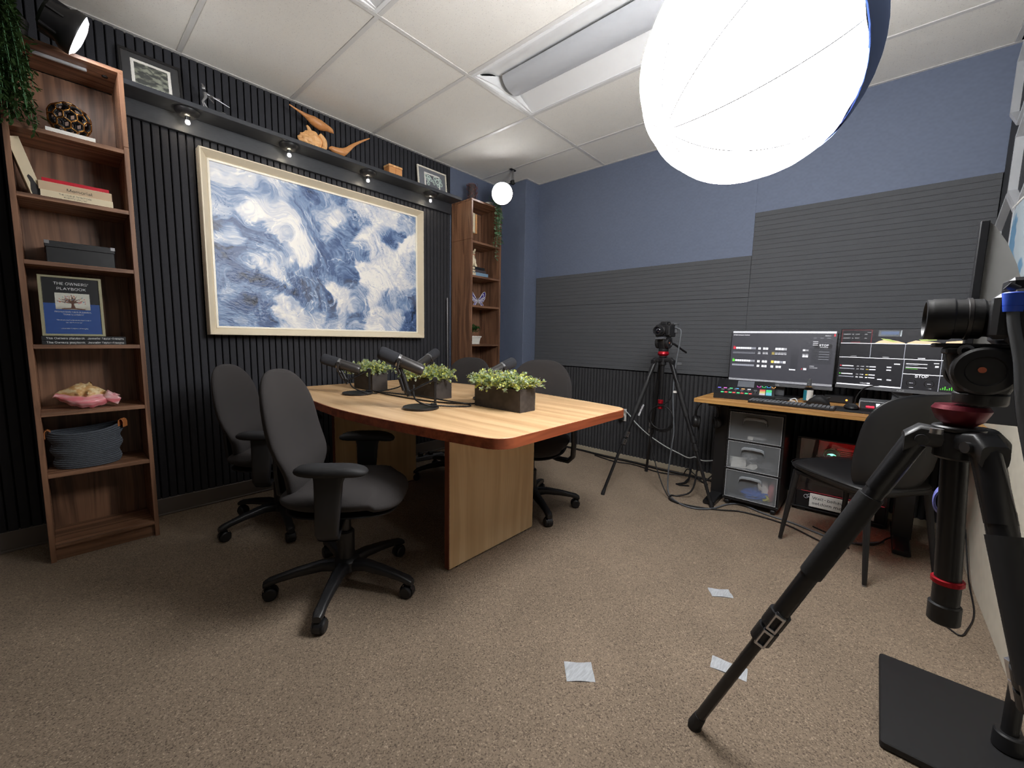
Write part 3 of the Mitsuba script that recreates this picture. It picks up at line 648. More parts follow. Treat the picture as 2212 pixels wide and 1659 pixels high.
part(k, 'picture', tf(cbox(.05, .165, .127, .205, .0004, .0014, .0002), DM), 'tree_print', False)
rng = random.Random(2); br = [tube([(.108, .132, .002), (.107, .148, .002), (.106, .160, .002)], [.008, .005, .004], 6)]
for q in range(26):
    a = math.radians(rng.uniform(10, 170)); L = rng.uniform(.02, .045)
    p0 = np.array([.106 + rng.uniform(-.004, .004), .158, .002]); p2 = p0 + [1.15 * L * math.cos(a), .85 * L * math.sin(a), 0]
    br.append(tube(smooth_path([p0, (p0 + p2) / 2 + [0, rng.uniform(-.004, .006), 0], p2], 4), np.linspace(.002, .0006, 9), 4))
for q in range(8):
    a = -rng.uniform(.02, .35) if q % 2 else PI + rng.uniform(.02, .35)
    br.append(tube([(.108, .133, .002), (.108 + .04 * math.cos(a), .131 + .012 * math.sin(a), .002)], [.003, .0008], 4))
mat('bark_print', lin(92, 62, 50), .7)
part(k, 'printed_tree', tf((lambda m: (m[0] * [1, 1, .12] + [0, 0, .0014], m[1]))(cat(*br)), DM), 'bark_print', False)
dots = {}
for q in range(60):
    a, r_ = rng.uniform(0, PI), rng.uniform(.018, .05)
    dots.setdefault(rng.choice(['rust_ink', 'pink_cloth', 'slate_book', 'cream_book']), []).append(tf(lathe([(.0022, .0016), (.0016, .0021), (1e-5, .0021)], 6), mv(.106 + 1.1 * r_ * math.cos(a), .155 + .8 * r_ * math.sin(a), 0)))
for m, ms in dots.items(): part(k, 'printed_leaves', tf(cat(*ms), DM), m, False, kind='stuff')
for s, hh, y, ww in (("THE OWNERS'", .0125, .243, .115), ('PLAYBOOK', .0125, .219, .098), ('PROTECTING YOUR BUSINESS,', .006, .112, .122), ('TEAM & LEGACY', .006, .100, .068), ('"Because your business shouldn\'t stop if', .0045, .074, .115), ('you can\'t show up"', .0045, .063, .055), ('Jennefer Taylor-Frangos', .0045, .034, .09)):
    part(k, 'printed_title', tf(lettering(s, hh, mv(.106, y, .001), depth=.0006, center=True, w=ww), DM), 'print_white', False)
# clear case: thin edges
part(k, 'case_rim', tf(cat(cbox(0, .012, 0, h, -.026, .004, .001), cbox(w - .012, w, 0, h, -.026, .004, .001), cbox(0, w, 0, .01, -.026, .004, .001), cbox(0, w, h - .01, h, -.026, .004, .001)), DM), 'gilt', False, label='worn pale rim of the case')
part(k, 'case_pane', tf((np.array([[.01, .01, .004], [w - .01, .01, .004], [w - .01, h - .01, .004], [.01, h - .01, .004]]), np.array([[0, 1, 2], [0, 2, 3]])), DM), 'clear', False)
# conch shell
k = thing('conch_shell', 'large conch shell with a pink lip on a shelf of the left bookcase', 'shell')
def conch():
    rows, n = 44, 44; out = []
    t = np.linspace(0, 1, rows)
    rad = np.interp(t, [0, .08, .2, .34, .46, .58, .72, .86, 1], [.004, .020, .034, .050, .057, .050, .034, .018, .004])
    for i in range(rows):
        for j in range(n):
            a = j * 2 * PI / n
            r = rad[i]
            sp = max(0, math.cos(3.0 * (a + t[i] * 2.2))) ** 6
            kn = math.exp(-((t[i] - .56) / .05) ** 2) * sp * .034 + math.exp(-((t[i] - .40) / .04) ** 2) * max(0, math.cos(3 * (a - .9))) ** 8 * .018 + math.exp(-((t[i] - .75) / .035) ** 2) * sp * .014
            r = r * (1 + .06 * math.sin(18 * t[i] + a)) + kn
            out.append((-.105 + .21 * t[i], r * math.cos(a), r * math.sin(a)))
    return np.array(out), ring_faces(rows, n)
v, f = conch(); v = v + .004 * (meshkit.fbm(v * 60, 3, 2) - .5)[:, None]
CM = mv(.092, 2.965, .792, ry=math.radians(4), rz=-.1)
mat('shell_body', proc(lambda p, n, uv: mix(lin(206, 160, 104), lin(242, 222, 176), smoothstep(.3, .7, fbm(p.x * 60, p.y * 40, p.z * 60)))), .45)
mat('shell_pink', proc(lambda p, n, uv: mix(lin(226, 128, 136), lin(244, 206, 206), smoothstep(.3, .72, fbm(p.x * 18 + 3, p.y * 30, p.z * 50)))), .25)
part(k, 'body', tf((v, f), CM), 'shell_body', True)
g = np.linspace(0, 1, 26); lip = []
for r_ in np.linspace(0, 1, 9):
    zc = -.004 - .052 * r_ - .010 * np.sin(PI * g) * r_
    yy = -.050 - .030 * np.sin(PI * r_) - .012 * r_ * np.sin(PI * g)
    lip.append(np.stack([-.100 + .205 * g + .035 * (g - .35) * r_, yy * np.sin(PI * np.clip(g, .08, .94)) ** .5, zc * np.sin(PI * np.clip(g, .06, .97)) ** .6 + .003 * np.sin(g * 40) * r_ + .02 * np.clip(g - .8, 0, 1)], 1))
top = np.vstack(lip); bot = top + [0, .007, .002]; m_ = len(g)
def sheet(r, c):
    i, j = np.meshgrid(np.arange(r - 1), np.arange(c - 1), indexing='ij'); a = (i * c + j).ravel()
    return np.vstack([np.stack([a, a + 1, a + c + 1], 1), np.stack([a, a + c + 1, a + c], 1)])
sf = sheet(9, m_)
part(k, 'lip', tf(cat((top, sf), (bot, sf[:, ::-1])), CM @ mv(0, .004, .006)), 'shell_pink', True, label='glossy pink lip')
part(k, 'flare', tf(loft([sq_ring((.07 + .055 * q, -.03 - .012 * q, .004 - .034 * q), (0, 1, 0), (.35, 0, .94), .010 + .018 * math.sin(PI * min(1, q + .2)), .026 - .008 * q) for q in np.linspace(0, 1, 8)]), CM), 'shell_pink', True)

# rope basket
k = thing('rope_basket', 'dark grey coiled rope basket with tan leather handles in the left bookcase', 'basket')
coils = []
for i in range(19):
    z = .4335 + .0052 + i * .0098
    g = np.linspace(0, 2 * PI, 41)[:-1]
    q = i / 18
    ax_, by_ = .112 + .018 * q + .006 * math.sin(i * .9), .088 + .012 * q
    dz = .016 * q * (np.cos(g) ** 2 - .5) + .010 * q * np.cos(g)
    coils.append(tube(np.stack([.083 + ax_ * np.cos(g), 2.985 + by_ * np.sin(g), z + dz], 1), .0060, 7, True))
part(k, 'coil_wall', cat(*coils), 'rope', True)
part(k, 'floor_pad', tf(pad(.108, .084, .004, n=2), mv(.083, 2.985, .4385)), 'rope', True)
for s, a in ((1, .0), (-1, .0)):
    xh = .083 + s * .132
    part(k, 'handle', tf(loft([sq_ring((q[0], 0, q[1]), (0, 1, 0), (q[2], 0, q[3]), .020, .0022, 12, 6) for q in ((.010, -.026, 1, 0), (.011, .0, 1, 0), (.007, .012, .7, .7), (0, .016, 0, 1), (-.008, .010, -.7, .7), (-.010, -.004, -1, 0), (-.010, -.022, -1, 0))]), mv(xh, 2.94 if s > 0 else 2.985, .626 + .014 * s, rz=-.5 if s > 0 else PI)), 'tan_leather', 50)

# ---------------------------------------------------------------- second bookcase
X2 = 2.62
k = thing('bamboo_book', 'bamboo slip box with black studs on a thin stand in the corner bookcase', 'ornament')
BM = mv(2.700, 2.955, 2.10, rz=.28)
part(k, 'panel', tf(cbox(-.062, .040, -.02, .02, 0, .180, .003), BM), 'cream_book', False)
part(k, 'end_slat', tf(cat(cbox(.056, .078, -.02, .02, 0, .180, .002), cbox(-.078, -.066, -.02, .02, 0, .18, .002)), BM), 'carved_pale', False)
part(k, 'binding', tf(cat(*[cbox(-.052, -.040, -.0225, -.019, .004 + .036 * q, .028 + .036 * q, .001) for q in range(5)], *[cbox(.042, .054, -.012, .012, .004 + .036 * q, .028 + .036 * q, .001) for q in range(5)]), BM), 'light_grey', False)
part(k, 'stud', tf(cat(*[ball((-.046, -.023, .012 + .038 * q), (.0052, .004, .0052), 1) for q in range(5)]), BM), 'black_plastic', True)
part(k, 'stand', tf(cat(cyl((-.01, .0, -.095), (-.01, .0, .004), .004), cbox(-.05, .03, -.03, .03, -.0955, -.0905, .001)), BM), 'black_steel')
# winged pig
k = thing('pig_figurine', 'cream sitting pig figurine with wire wings on books in the corner bookcase', 'figurine')
import manifold3d as m3
def sphere_hull(a, ra, b, rb, n=20):
    def sp(c, r): return m3.Manifold.sphere(r, n).translate(list(c))
    return m3.Manifold.batch_hull([sp(a, ra), sp(b, rb)])
def blend(bones, ref=.006, it=14):
    M = m3.Manifold()
    for a, ra, b, rb in bones: M = M + sphere_hull(a, ra, b, rb)
    g = M.refine_to_length(ref).to_mesh(); t = trimesh.Trimesh(g.vert_properties[:, :3], g.tri_verts)
    trimesh.smoothing.filter_taubin(t, iterations=it); return np.array(t.vertices), np.array(t.faces)
PM = mv(2.712, 2.955, 1.7785, rz=-2.05, s=.92)
pig = blend([((0, 0, .035), .040, (.012, 0, .085), .030), ((.012, 0, .085), .029, (.03, 0, .135), .024), ((.03, 0, .138), .026, (.055, 0, .142), .015), ((.055, 0, .142), .0135, (.068, 0, .145), .0125),
             ((.022, .022, .075), .015, (.050, .024, .012), .011), ((.022, -.022, .075), .015, (.050, -.024, .012), .011), ((-.005, .03, .03), .024, (.03, .038, .012), .012), ((-.005, -.03, .03), .024, (.03, -.038, .012), .012)])
part(k, 'body', tf(pig, PM), 'cream_ceramic', True)
for s in (-1, 1):
    part(k, 'ear', tf(tf(pad(.016, .012, .003, n=1.8), mv(.026, s * .024, .170, ry=-1.2, rz=s * .5)), PM), 'cream_ceramic', True)
    part(k, 'wing', tf(cat(*[tube(smooth_path([(-.02, s * .012, .10), (-.05 - .01 * q, s * (.03 + .012 * q), .14 - .012 * q), (-.075 + .01 * q, s * (.035 + .012 * q), .115 - .018 * q), (-.03, s * .014, .085)], 5), .0012, 5) for q in range(3)]), PM), 'wire_white')
part(k, 'eye', tf(cat(*[ball((.050, s * .013, .154), .0026, 1) for s in (-1, 1)], *[ball((.0795, s * .004, .145), .0022, 1) for s in (-1, 1)]), PM), 'black_plastic', True)
part(k, 'collar_ribbon', tf(tube([(.028 + .027 * math.cos(a), .026 * math.sin(a), .116 + .006 * math.cos(a)) for a in np.linspace(0, 2 * PI, 25)[:-1]], .0028, 6, True), PM), 'rust_ink', True)
z = 1.6945
for lab, x1, y0, hh, m in (('light blue book at the bottom of the pile under the pig figurine', 2.852, 2.872, .030, 'slate_book'), ('dark grey book in the middle of the pile under the pig figurine', 2.830, 2.880, .026, 'brown_book'), ('dark book on top of the pile, directly under the pig figurine', 2.815, 2.884, .0255, 'black_book')):
    kk = thing('book', lab, 'book')
    part(kk, 'cover', cat(cbox(2.648, x1, y0, 3.02, z, z + .003, .0006), cbox(2.648, x1, y0, 3.02, z + hh - .003, z + hh, .0006), cbox(2.69, x1, y0, y0 + .003, z, z + hh, .0008)), m, False)
    part(kk, 'pages', cbox(2.650, x1 - .004, y0 + .004, 3.015, z + .003, z + hh - .003, .0003), 'pages', False)
    z += hh + .0004
# butterfly
k = thing('butterfly_sculpture', 'white wire butterfly with dark violet panes in the corner bookcase', 'ornament')
FM = basis((2.770, 2.925, 1.4205), (1, -.12, 0), (0, .1, 1))
def loop(pts, n=6): return smooth_path(list(pts) + [pts[0]], n)[:-1]
wires, panes = [], []
UW = [[(.006, .055), (.03, .085), (.062, .125), (.092, .142), (.100, .120), (.088, .090), (.055, .066)], [(.03, .08), (.055, .106), (.075, .118), (.072, .094), (.05, .075)], [(.012, .058), (.045, .066), (.086, .088), (.088, .072), (.05, .052)]]
LW = [[(.005, .05), (.03, .048), (.062, .015), (.060, .002), (.040, .004), (.018, .03)], [(.012, .045), (.05, .056), (.075, .06), (.066, .045), (.035, .04)], [(.012, .036), (.032, .03), (.048, .008), (.034, .010)]]
for s in (1, -1):
    for q in UW + LW:
        lp = loop([(s * a * (1 if s > 0 else .82), b * (1 if s > 0 else .97), 0) for a, b in q])
        wires.append(tube(lp, .0026, 6, True))
        pg = Polygon(lp[:, :2]).buffer(0)
        if pg.area > 1e-5 and pg.geom_type == 'Polygon': panes.append(extr(pg, .001, -.0005))
part(k, 'wing_frame', tf(cat(*wires), FM), 'wire_white', True)
part(k, 'wing_panes', tf(cat(*panes), FM), 'purple_glass', False, label='dark violet panes')
part(k, 'body', tf(tube([(0, .005, .002), (0, .04, .003), (0, .07, .003), (.004, .088, .003)], [.002, .005, .0045, .001], 8), FM), 'satin', True)
k = thing('round_ornament', 'round patterned tan ornament half hidden behind the bookcase side, by the butterfly', 'ornament')
OM = basis((2.668, 2.93, 1.471), (1, .5, 0), (0, 0, 1))
part(k, 'disc', tf(lathe([(1e-5, -.006), (.05, -.006), (.052, 0), (.05, .006), (1e-5, .006)], 36), OM), 'carved', 40)
part(k, 'stand', tf(cat(cbox(-.03, .03, -.052, -.044, -.02, .02, .001),), OM), 'black_plastic', False)
# bonsai
k = thing('bonsai', 'small green bonsai in a ribbed white pot in the corner bookcase', 'potted plant')
PX, PY, PZ = 2.712, 2.945, 1.0525
pot = []
for t_, (a, b) in ((0, (.064, .048)), (.006, (.066, .050)), (.008, (.062, .046)), (.062, (.074, .056)), (.064, (.080, .062)), (.078, (.081, .063)), (.078, (.072, .054)), (.066, (.068, .05))):
    pot.append(sq_ring((PX, PY, PZ + t_), (1, 0, 0), (0, 1, 0), a, b, 48, 9) + (0 if t_ < .007 or t_ > .063 else 1) * np.array([[.0012 * (q % 2), .0012 * (q % 2), 0] for q in range(48)]))
part(k, 'pot', loft(pot), 'white_pot', 40)
part(k, 'trunk', cat(tube(smooth_path([(PX - .01, PY, PZ + .062), (PX - .004, PY, PZ + .088), (PX + .012, PY, PZ + .105), (PX + .006, PY, PZ + .128)]), np.linspace(.009, .005, 19), 8), tube(smooth_path([(PX + .008, PY, PZ + .10), (PX - .03, PY - .01, PZ + .108), (PX - .06, PY - .01, PZ + .098)]), .0032, 6), tube(smooth_path([(PX + .006, PY, PZ + .12), (PX + .03, PY, PZ + .125), (PX + .05, PY, PZ + .135)]), .0032, 6)), 'trunk', True)
part(k, 'soil', cbox(PX - .068, PX + .068, PY - .05, PY + .05, PZ + .055, PZ + .066, .002), 'soil', False)
def leaf_shape(L, w, fold=.25, n=4):
    v = [(0, 0, 0)]
    for q in range(1, n):
        t = q / n; h = w * math.sin(PI * t ** .8)
        v += [(L * t, h, fold * h), (L * t, 0, .0 + .02 * L * math.sin(PI * t)), (L * t, -h, fold * h)]
    v.append((L, 0, 0)); f = [(0, 2, 1), (0, 3, 2)]
    for q in range(n - 2):
        a = 1 + 3 * q
        f += [(a, a + 1, a + 4), (a, a + 4, a + 3), (a + 1, a + 2, a + 5), (a + 1, a + 5, a + 4)]
    a = 1 + 3 * (n - 2); e = len(v) - 1
    f += [(a, a + 1, e), (a + 1, a + 2, e)]
    return np.array(v, float), np.array(f)
def scatter(items, shape, cols):
    """leaves at (pos, dir, size, colour index); one mesh with vertex colours"""
    V, F, Cc = [], [], []; n = 0
    for pos, d, s, c in items:
        M = align(pos, d); R = M[:3, :3] @ np.array([[0, 1, 0], [0, 0, 1], [1, 0, 0]], float)
        V.append(shape[0] * s @ R.T + pos); F.append(shape[1] + n); Cc.append(np.tile(c, (len(shape[0]), 1))); n += len(shape[0])
    return np.vstack(V), np.vstack(F), np.vstack(Cc)
def foliage(parent, items, shape, name='foliage'):
    v, f, c = scatter(items, shape, None)
    kk = numbered(parent + '__' + name)
    scene[kk] = ply_((v, f), 'leaf', False, color=c)
    say(kk, None, None, None, 'stuff')
rng = np.random.default_rng(11); it = []
for cx, cy, cz, r in ((-.03, 0, .142, .038), (.02, .005, .162, .042), (.065, -.005, .146, .036), (-.055, -.01, .128, .026), (.0, -.02, .145, .035), (.045, .01, .135, .03)):
    for q in range(150):
        d = rng.normal(size=3); d /= np.linalg.norm(d)
        g = rng.uniform(.75, 1.2)
        it.append((np.array([PX + cx, PY + cy, PZ + cz]) + d * [r, r * .8, r * .55] * rng.uniform(.5, 1), d + [0, 0, .5], rng.uniform(.012, .02), np.array(lin(52, 96, 52)) * g))
foliage(k, it, leaf_shape(1, .16, .1, 3))

# wire vase on top of the corner bookcase
k = thing('wire_vase', 'dark cylinder vase wrapped in thin wire on top of the corner bookcase', 'vase')
vx, vy, vz = 2.742, 2.99, 2.3745
part(k, 'cylinder', tf(lathe([(1e-5, 0), (.036, 0), (.037, .004), (.037, .17), (.034, .17), (.034, .008), (1e-5, .008)], 28), mv(vx, vy, vz)), 'brown_book', 40)
rng = np.random.default_rng(3); ws = []
for q in range(9):
    ph = rng.uniform(0, 6.28); pts = []
    for t in np.linspace(0, 1, 30):
        r_ = .041 + .018 * abs(math.sin(9 * t + ph)); a = ph + 7 * t
        pts.append((vx + r_ * math.cos(a), vy + r_ * math.sin(a), vz + .004 + .165 * abs(math.sin(2.3 * t + ph))))
    ws.append(tube(pts, .0011, 5))
part(k, 'wire_wrap', cat(*ws), 'copper_wire', True)

# trailing ivy on the corner bookcase: each leaf a part
k = thing('trailing_ivy', 'trailing pale green ivy hanging down the corner bookcase', 'hanging plant')
part(k, 'pot', tf(lathe([(1e-5, 0), (.03, 0), (.04, .05), (.042, .052), (.036, .052), (.03, .04), (1e-5, .04)], 24), mv(2.945, 2.965, 2.3745)), 'white_pot', 40)
rng = np.random.default_rng(21); vines = []
for (ex, ey, ez, sx) in ((2.935, 2.835, 2.02, .0), (2.975, 2.83, 2.03, .02), (2.885, 2.838, 1.98, -.02), (2.91, 2.832, 1.88, .0), (2.955, 2.825, 2.10, .02)):
    vines.append(smooth_path([(2.945, 2.965, 2.42), (2.94 + sx, 2.895, 2.435), (2.935 + sx, 2.845, 2.37), (2.93 + sx * 1.5, ey - .005, 2.27), ((2.93 + ex) / 2, ey, (2.27 + ez) / 2), (ex, ey, ez)], 8))
part(k, 'stems', cat(*[tube(v, .0013, 5) for v in vines], tube(smooth_path([(2.945, 2.965, 2.41), (2.90, 2.92, 2.44), (2.865, 2.88, 2.465)]), .0012, 5)), 'ivy2', True)
ivy = [ply_(leaf_shape(1, .34, .18, 5), m, True) for m in ('ivy', 'ivy2', 'ivy3')]
for v in vines:
    for q in range(7, len(v)):
        if q % 2 == 0 and rng.random() < .35: continue
        for s in ((1, -1) if rng.random() < .55 else (rng.choice([-1, 1]),)):
            d = np.array([s * rng.uniform(.5, 1.1), -rng.uniform(.15, .7), rng.uniform(-.9, .35)])
            M = align(v[q] + [0, -.003, 0], d); Rr = M[:3, :3] @ np.array([[0, 1, 0], [0, 0, 1], [1, 0, 0]], float)
            A = np.eye(4); A[:3, :3] = Rr * rng.uniform(.026, .040); A[:3, 3] = v[q] + [0, -.003, 0]
            part(k, 'leaf', None, None, ply=ivy[int(rng.integers(3))], to=A)

# dense trailing plant hanging at the top left
k = thing('trailing_plant', 'dense dark green trailing plant hanging at the top left over the bookcase', 'hanging plant')
rng = np.random.default_rng(8); it, stems = [], []
part(k, 'pot', tf(lathe([(1e-5, 0), (.05, 0), (.065, .09), (.06, .09), (.05, .075), (1e-5, .07)], 24), mv(-.035, 2.95, 2.3745)), 'black_plastic', 40)
for q in range(90):
    x0 = rng.uniform(-.175, -.015); y0 = rng.uniform(2.66, 2.83); zt = 2.50 + rng.uniform(-.08, .16); zb = 1.99 + rng.uniform(-.02, .20)
    xe = x0 + rng.uniform(-.03, .06)
    s = smooth_path([(-.035, 2.95, 2.44), ((x0 - .035) / 2, 2.88, zt), (x0, y0, zt - .12), ((x0 + xe) / 2, y0 - .005, (zt + zb) / 2), (xe, y0, zb)], 8); stems.append(tube(s, .0011, 4))
    for p in s[5:]:
        for _ in range(4):
            d = rng.normal(size=3); d[2] -= .7; g = rng.uniform(.45, 1.35)
            it.append((p + rng.normal(size=3) * .006, d, rng.uniform(.020, .034), np.array(lin(58, 80, 46)) * g))
part(k, 'stems', cat(*stems), 'ivy2', True)
foliage(k, it, leaf_shape(1, .22, .15, 4))

# ---------------------------------------------------------------- conference table
TZ, TC = .745, 1.57
k = thing('conference_table', 'boat-shaped maple conference table with a reddish edge', 'table')
ys_ = np.linspace(.99, 3.03, 33)
hw = [.64 - .135 * abs((y - 2.01) / 1.02) ** 1.6 for y in ys_]
outline = Polygon([(TC - w_, y) for w_, y in zip(hw, ys_)] + [(TC + w_, y) for w_, y in list(zip(hw, ys_))[::-1]]).buffer(-.09).buffer(.09, quad_segs=8)
part(k, 'edge_band', extr(outline.difference(outline.buffer(-.0035)), .0405, TZ - .0425), 'cherry', 50, label='reddish brown edge band')
part(k, 'top', slab(outline.buffer(-.0032), TZ - .042, TZ, .0012), 'maple_y', False)
for y0 in (1.435, 2.60):
    lk = part(k, 'leg_panel', cbox(1.187, 1.817, y0, y0 + .03, .008, TZ - .043, .001), 'maple_z', False)
    part(lk, 'edge_strip', cbox(1.183, 1.1868, y0 - .0005, y0 + .0305, .008, TZ - .043, .0005), 'cherry_z', False, label='brown edge strip')
    part(lk, 'glide', cat(*[cyl((xx, y0 + .015, 0), (xx, y0 + .015, .009), .011, n=12) for xx in (1.24, 1.76)]), 'black_plastic')

# planters
rng = np.random.default_rng(40)
def planter(label, x0, x1, y0, y1, seed):
    k = thing('planter', label, 'planter', 'black planters on the table')
    z1 = TZ + .118; t = .008
    part(k, 'box', cat(cbox(x0, x1, y0, y0 + t, TZ, z1, .001), cbox(x0, x1, y1 - t, y1, TZ, z1, .001), cbox(x0, x0 + t, y0 + t, y1 - t, TZ, z1, .001), cbox(x1 - t, x1, y0 + t, y1 - t, TZ, z1, .001), cbox(x0 + t, x1 - t, y0 + t, y1 - t, TZ, TZ + .012, .001)), 'planter', False)
    part(k, 'soil', cbox(x0 + t, x1 - t, y0 + t, y1 - t, TZ + .012, z1 - .02, .001), 'soil', False)
    rng = np.random.default_rng(seed); it, st = [], []
    n = int(230 * (y1 - y0) / .33)
    for q in range(n):
        b = np.array([rng.uniform(x0 + .015, x1 - .015), rng.uniform(y0 + .015, y1 - .015), z1 - .02])
        d = np.array([(b[0] - (x0 + x1) / 2) * 11 + rng.normal() * .4, (b[1] - (y0 + y1) / 2) * 3.6 + rng.normal() * .35, 1.0 + rng.normal() * .15])
        L = rng.uniform(.055, .112); d /= np.linalg.norm(d)
        e = b + d * L; droop = np.array([d[0], d[1], 0]) * .03
        p = smooth_path([b, b + d * L * .5 + [0, 0, .012], e + droop - [0, 0, .018 * np.hypot(d[0], d[1]) * 2]], 5)
        st.append(tube(p, .0009, 4))
        for m_i, pt in enumerate(p[2:]):
            for _ in range(3 if m_i < len(p) - 4 else 5):
                v = rng.normal(size=3) + d * .6; g = rng.uniform(.85, 1.15); mixv = rng.random()
                c = np.array(lin(218, 220, 128)) if mixv < .42 else np.array(lin(168, 186, 148)) if mixv < .78 else np.array(lin(198, 206, 194))
                it.append((pt + rng.normal(size=3) * .003, v, rng.uniform(.011, .018), c * g))
    part(k, 'stems', cat(*st), 'ivy2', True, kind='stuff')
    foliage(k, it, leaf_shape(1, .36, .12, 4))
planter('black planter of yellow-green foliage nearest the camera on the table', 1.520, 1.640, 1.296, 1.625, 1)
planter('black planter of yellow-green foliage in the middle of the row on the table', 1.480, 1.600, 1.915, 2.240, 2)
planter('black planter of yellow-green foliage farthest from the camera on the table', 1.402, 1.515, 2.495, 2.745, 3)

# microphones on folded desk stands
def mic(label, base, yaw, pitch, lift=0.0):
    """base = centre of the foot on the table; yaw = where the microphone's head points"""
    k = thing('microphone', label, 'microphone', 'black microphones on the table')
    B = mv(base[0], base[1], TZ + .0005, rz=yaw)
    part(k, 'base', tf(lathe([(1e-5, 0), (.089, 0), (.092, .002), (.092, .010), (.090, .012), (1e-5, .012)], 40), B), 'black_steel', 40)
    part(k, 'post', tf(cat(cbox(-.078, -.066, -.011, .011, .012, .150, .002), cbox(-.08, -.05, -.014, .014, .012, .026, .003), cyl((-.072, -.017, .150), (-.072, .017, .150), .013, bev=.002)), B), 'black_steel')
    e1 = np.array([.062, 0, .085]); top = np.array([.105, 0, .225 + lift])
    part(k, 'lower_arm', tf(cat(tube([(-.072, .0, .150), e1], .0062, 10), cyl(e1 + [0, -.016, 0], e1 + [0, .016, 0], .012, bev=.002)), B), 'black_steel')
    u = top - e1
    part(k, 'upper_arm', tf(cat(tube([e1 + u * .0 + [-.004, 0, -.02], e1 + u * .62], .012, 12), tube([e1 + u * .55, e1 + u * .9], .009, 12), cyl(e1 + u * .60, e1 + u * .66, .0145, n=16)), B), 'black_plastic')
    part(k, 'tension_tube', tf(cat(tube([e1 + [.022, 0, .01], e1 + [.022, 0, .01] + u * .45], .010, 12), tube([e1 + [.004, 0, .0], e1 + [.022, 0, .01]], .006, 8)), B), 'black_plastic')
    MM = B @ mv(top[0], 0, top[2] + .022) @ mv(ry=-pitch)
    part(k, 'yoke', tf(cat(cyl((0, -.040, 0), (0, -.033, 0), .014, bev=.002), cyl((0, .033, 0), (0, .040, 0), .014, bev=.002), tube(smooth_path([(0, -.037, 0), (-.006, -.037, -.03), (-.010, -.02, -.044), (-.010, .02, -.044), (-.006, .037, -.03), (0, .037, 0)], 5), .0055, 8), cyl((-.012, 0, -.045), (-.03, 0, -.06), .009, n=12)), MM), 'dark_metal')
    part(k, 'body', tf(tf(lathe([(1e-5, 0), (.024, 0), (.028, .004), (.030, .02), (.031, .125), (.029, .128), (1e-5, .128)], 32), align((-.128, 0, 0), (1, 0, 0))), MM), 'dark_metal', 40)
    part(k, 'ring', tf(tf(lathe([(.029, 0), (.0325, .001), (.0325, .014), (.029, .015)], 32), align((-.004, 0, 0), (1, 0, 0))), MM), 'satin', 40)
    part(k, 'windscreen', tf(tf(lathe([(1e-5, 0), (.031, 0), (.0335, .004), (.0335, .078), (.031, .089), (.024, .096), (.012, .099), (1e-5, .1)], 32), align((.012, 0, 0), (1, 0, 0))), MM), 'foam', 50)
    tail = (MM @ np.array([-.128, 0, 0, 1]))[:3]
    return tail, B
GC = 'microphone cables on the table'
def cable(label, pts, r, m, group=None, n=8, name='cable', catg='cable'):
    return single(name, tube(smooth_path(pts, n), r, 7), m, label, catg, group, True)
t1, B1 = mic('black microphone at the far left of the table, aimed left', (1.266, 2.435), 2.50, .32, -.055)
t2, B2 = mic('black microphone in front of the middle planter, aimed up and left', (1.245, 1.735), 2.52, .42)
t3, B3 = mic('black microphone behind the middle planter, aimed right', (1.665, 2.345), .25, .42, -.03)
t4, B4 = mic('black microphone behind the nearest planter, aimed up and right', (1.73, 1.73), -.10, .34, -.06)
CZ = TZ + .0055
cable('black cable from the front left microphone across the table', [B2[:3, 3] + [.02, .09, .11], (1.20, 1.72, .80), (1.24, 1.66, CZ + .02), (1.32, 1.67, CZ + .008), (1.40, 1.64, CZ), (1.46, 1.60, CZ), (1.50, 1.66, CZ), (1.45, 1.75, CZ), (1.40, 1.90, CZ), (1.38, 2.2, CZ), (1.385, 2.45, CZ)], .0042, 'cable_black')
cable('black cable from the far left microphone round the farthest planter', [B1[:3, 3] + [-.02, .06, .11], (1.22, 2.42, .80), (1.27, 2.36, CZ + .014), (1.35, 2.36, CZ), (1.385, 2.40, CZ + .006), (1.45, 2.42, CZ + .004), (1.56, 2.42, CZ + .02), (1.62, 2.36, CZ + .08), (1.66, 2.345, .86)], .0042, 'cable_black')
cable('black cable lying along the middle of the table beside the planters', [(1.385, 2.50, CZ), (1.36, 2.30, CZ + .012), (1.43, 2.00, CZ + .012), (1.44, 1.70, CZ + .012), (1.50, 1.635, CZ + .004), (1.60, 1.645, CZ), (1.68, 1.62, CZ), (1.74, 1.60, CZ + .004)], .0045, 'cable_black')

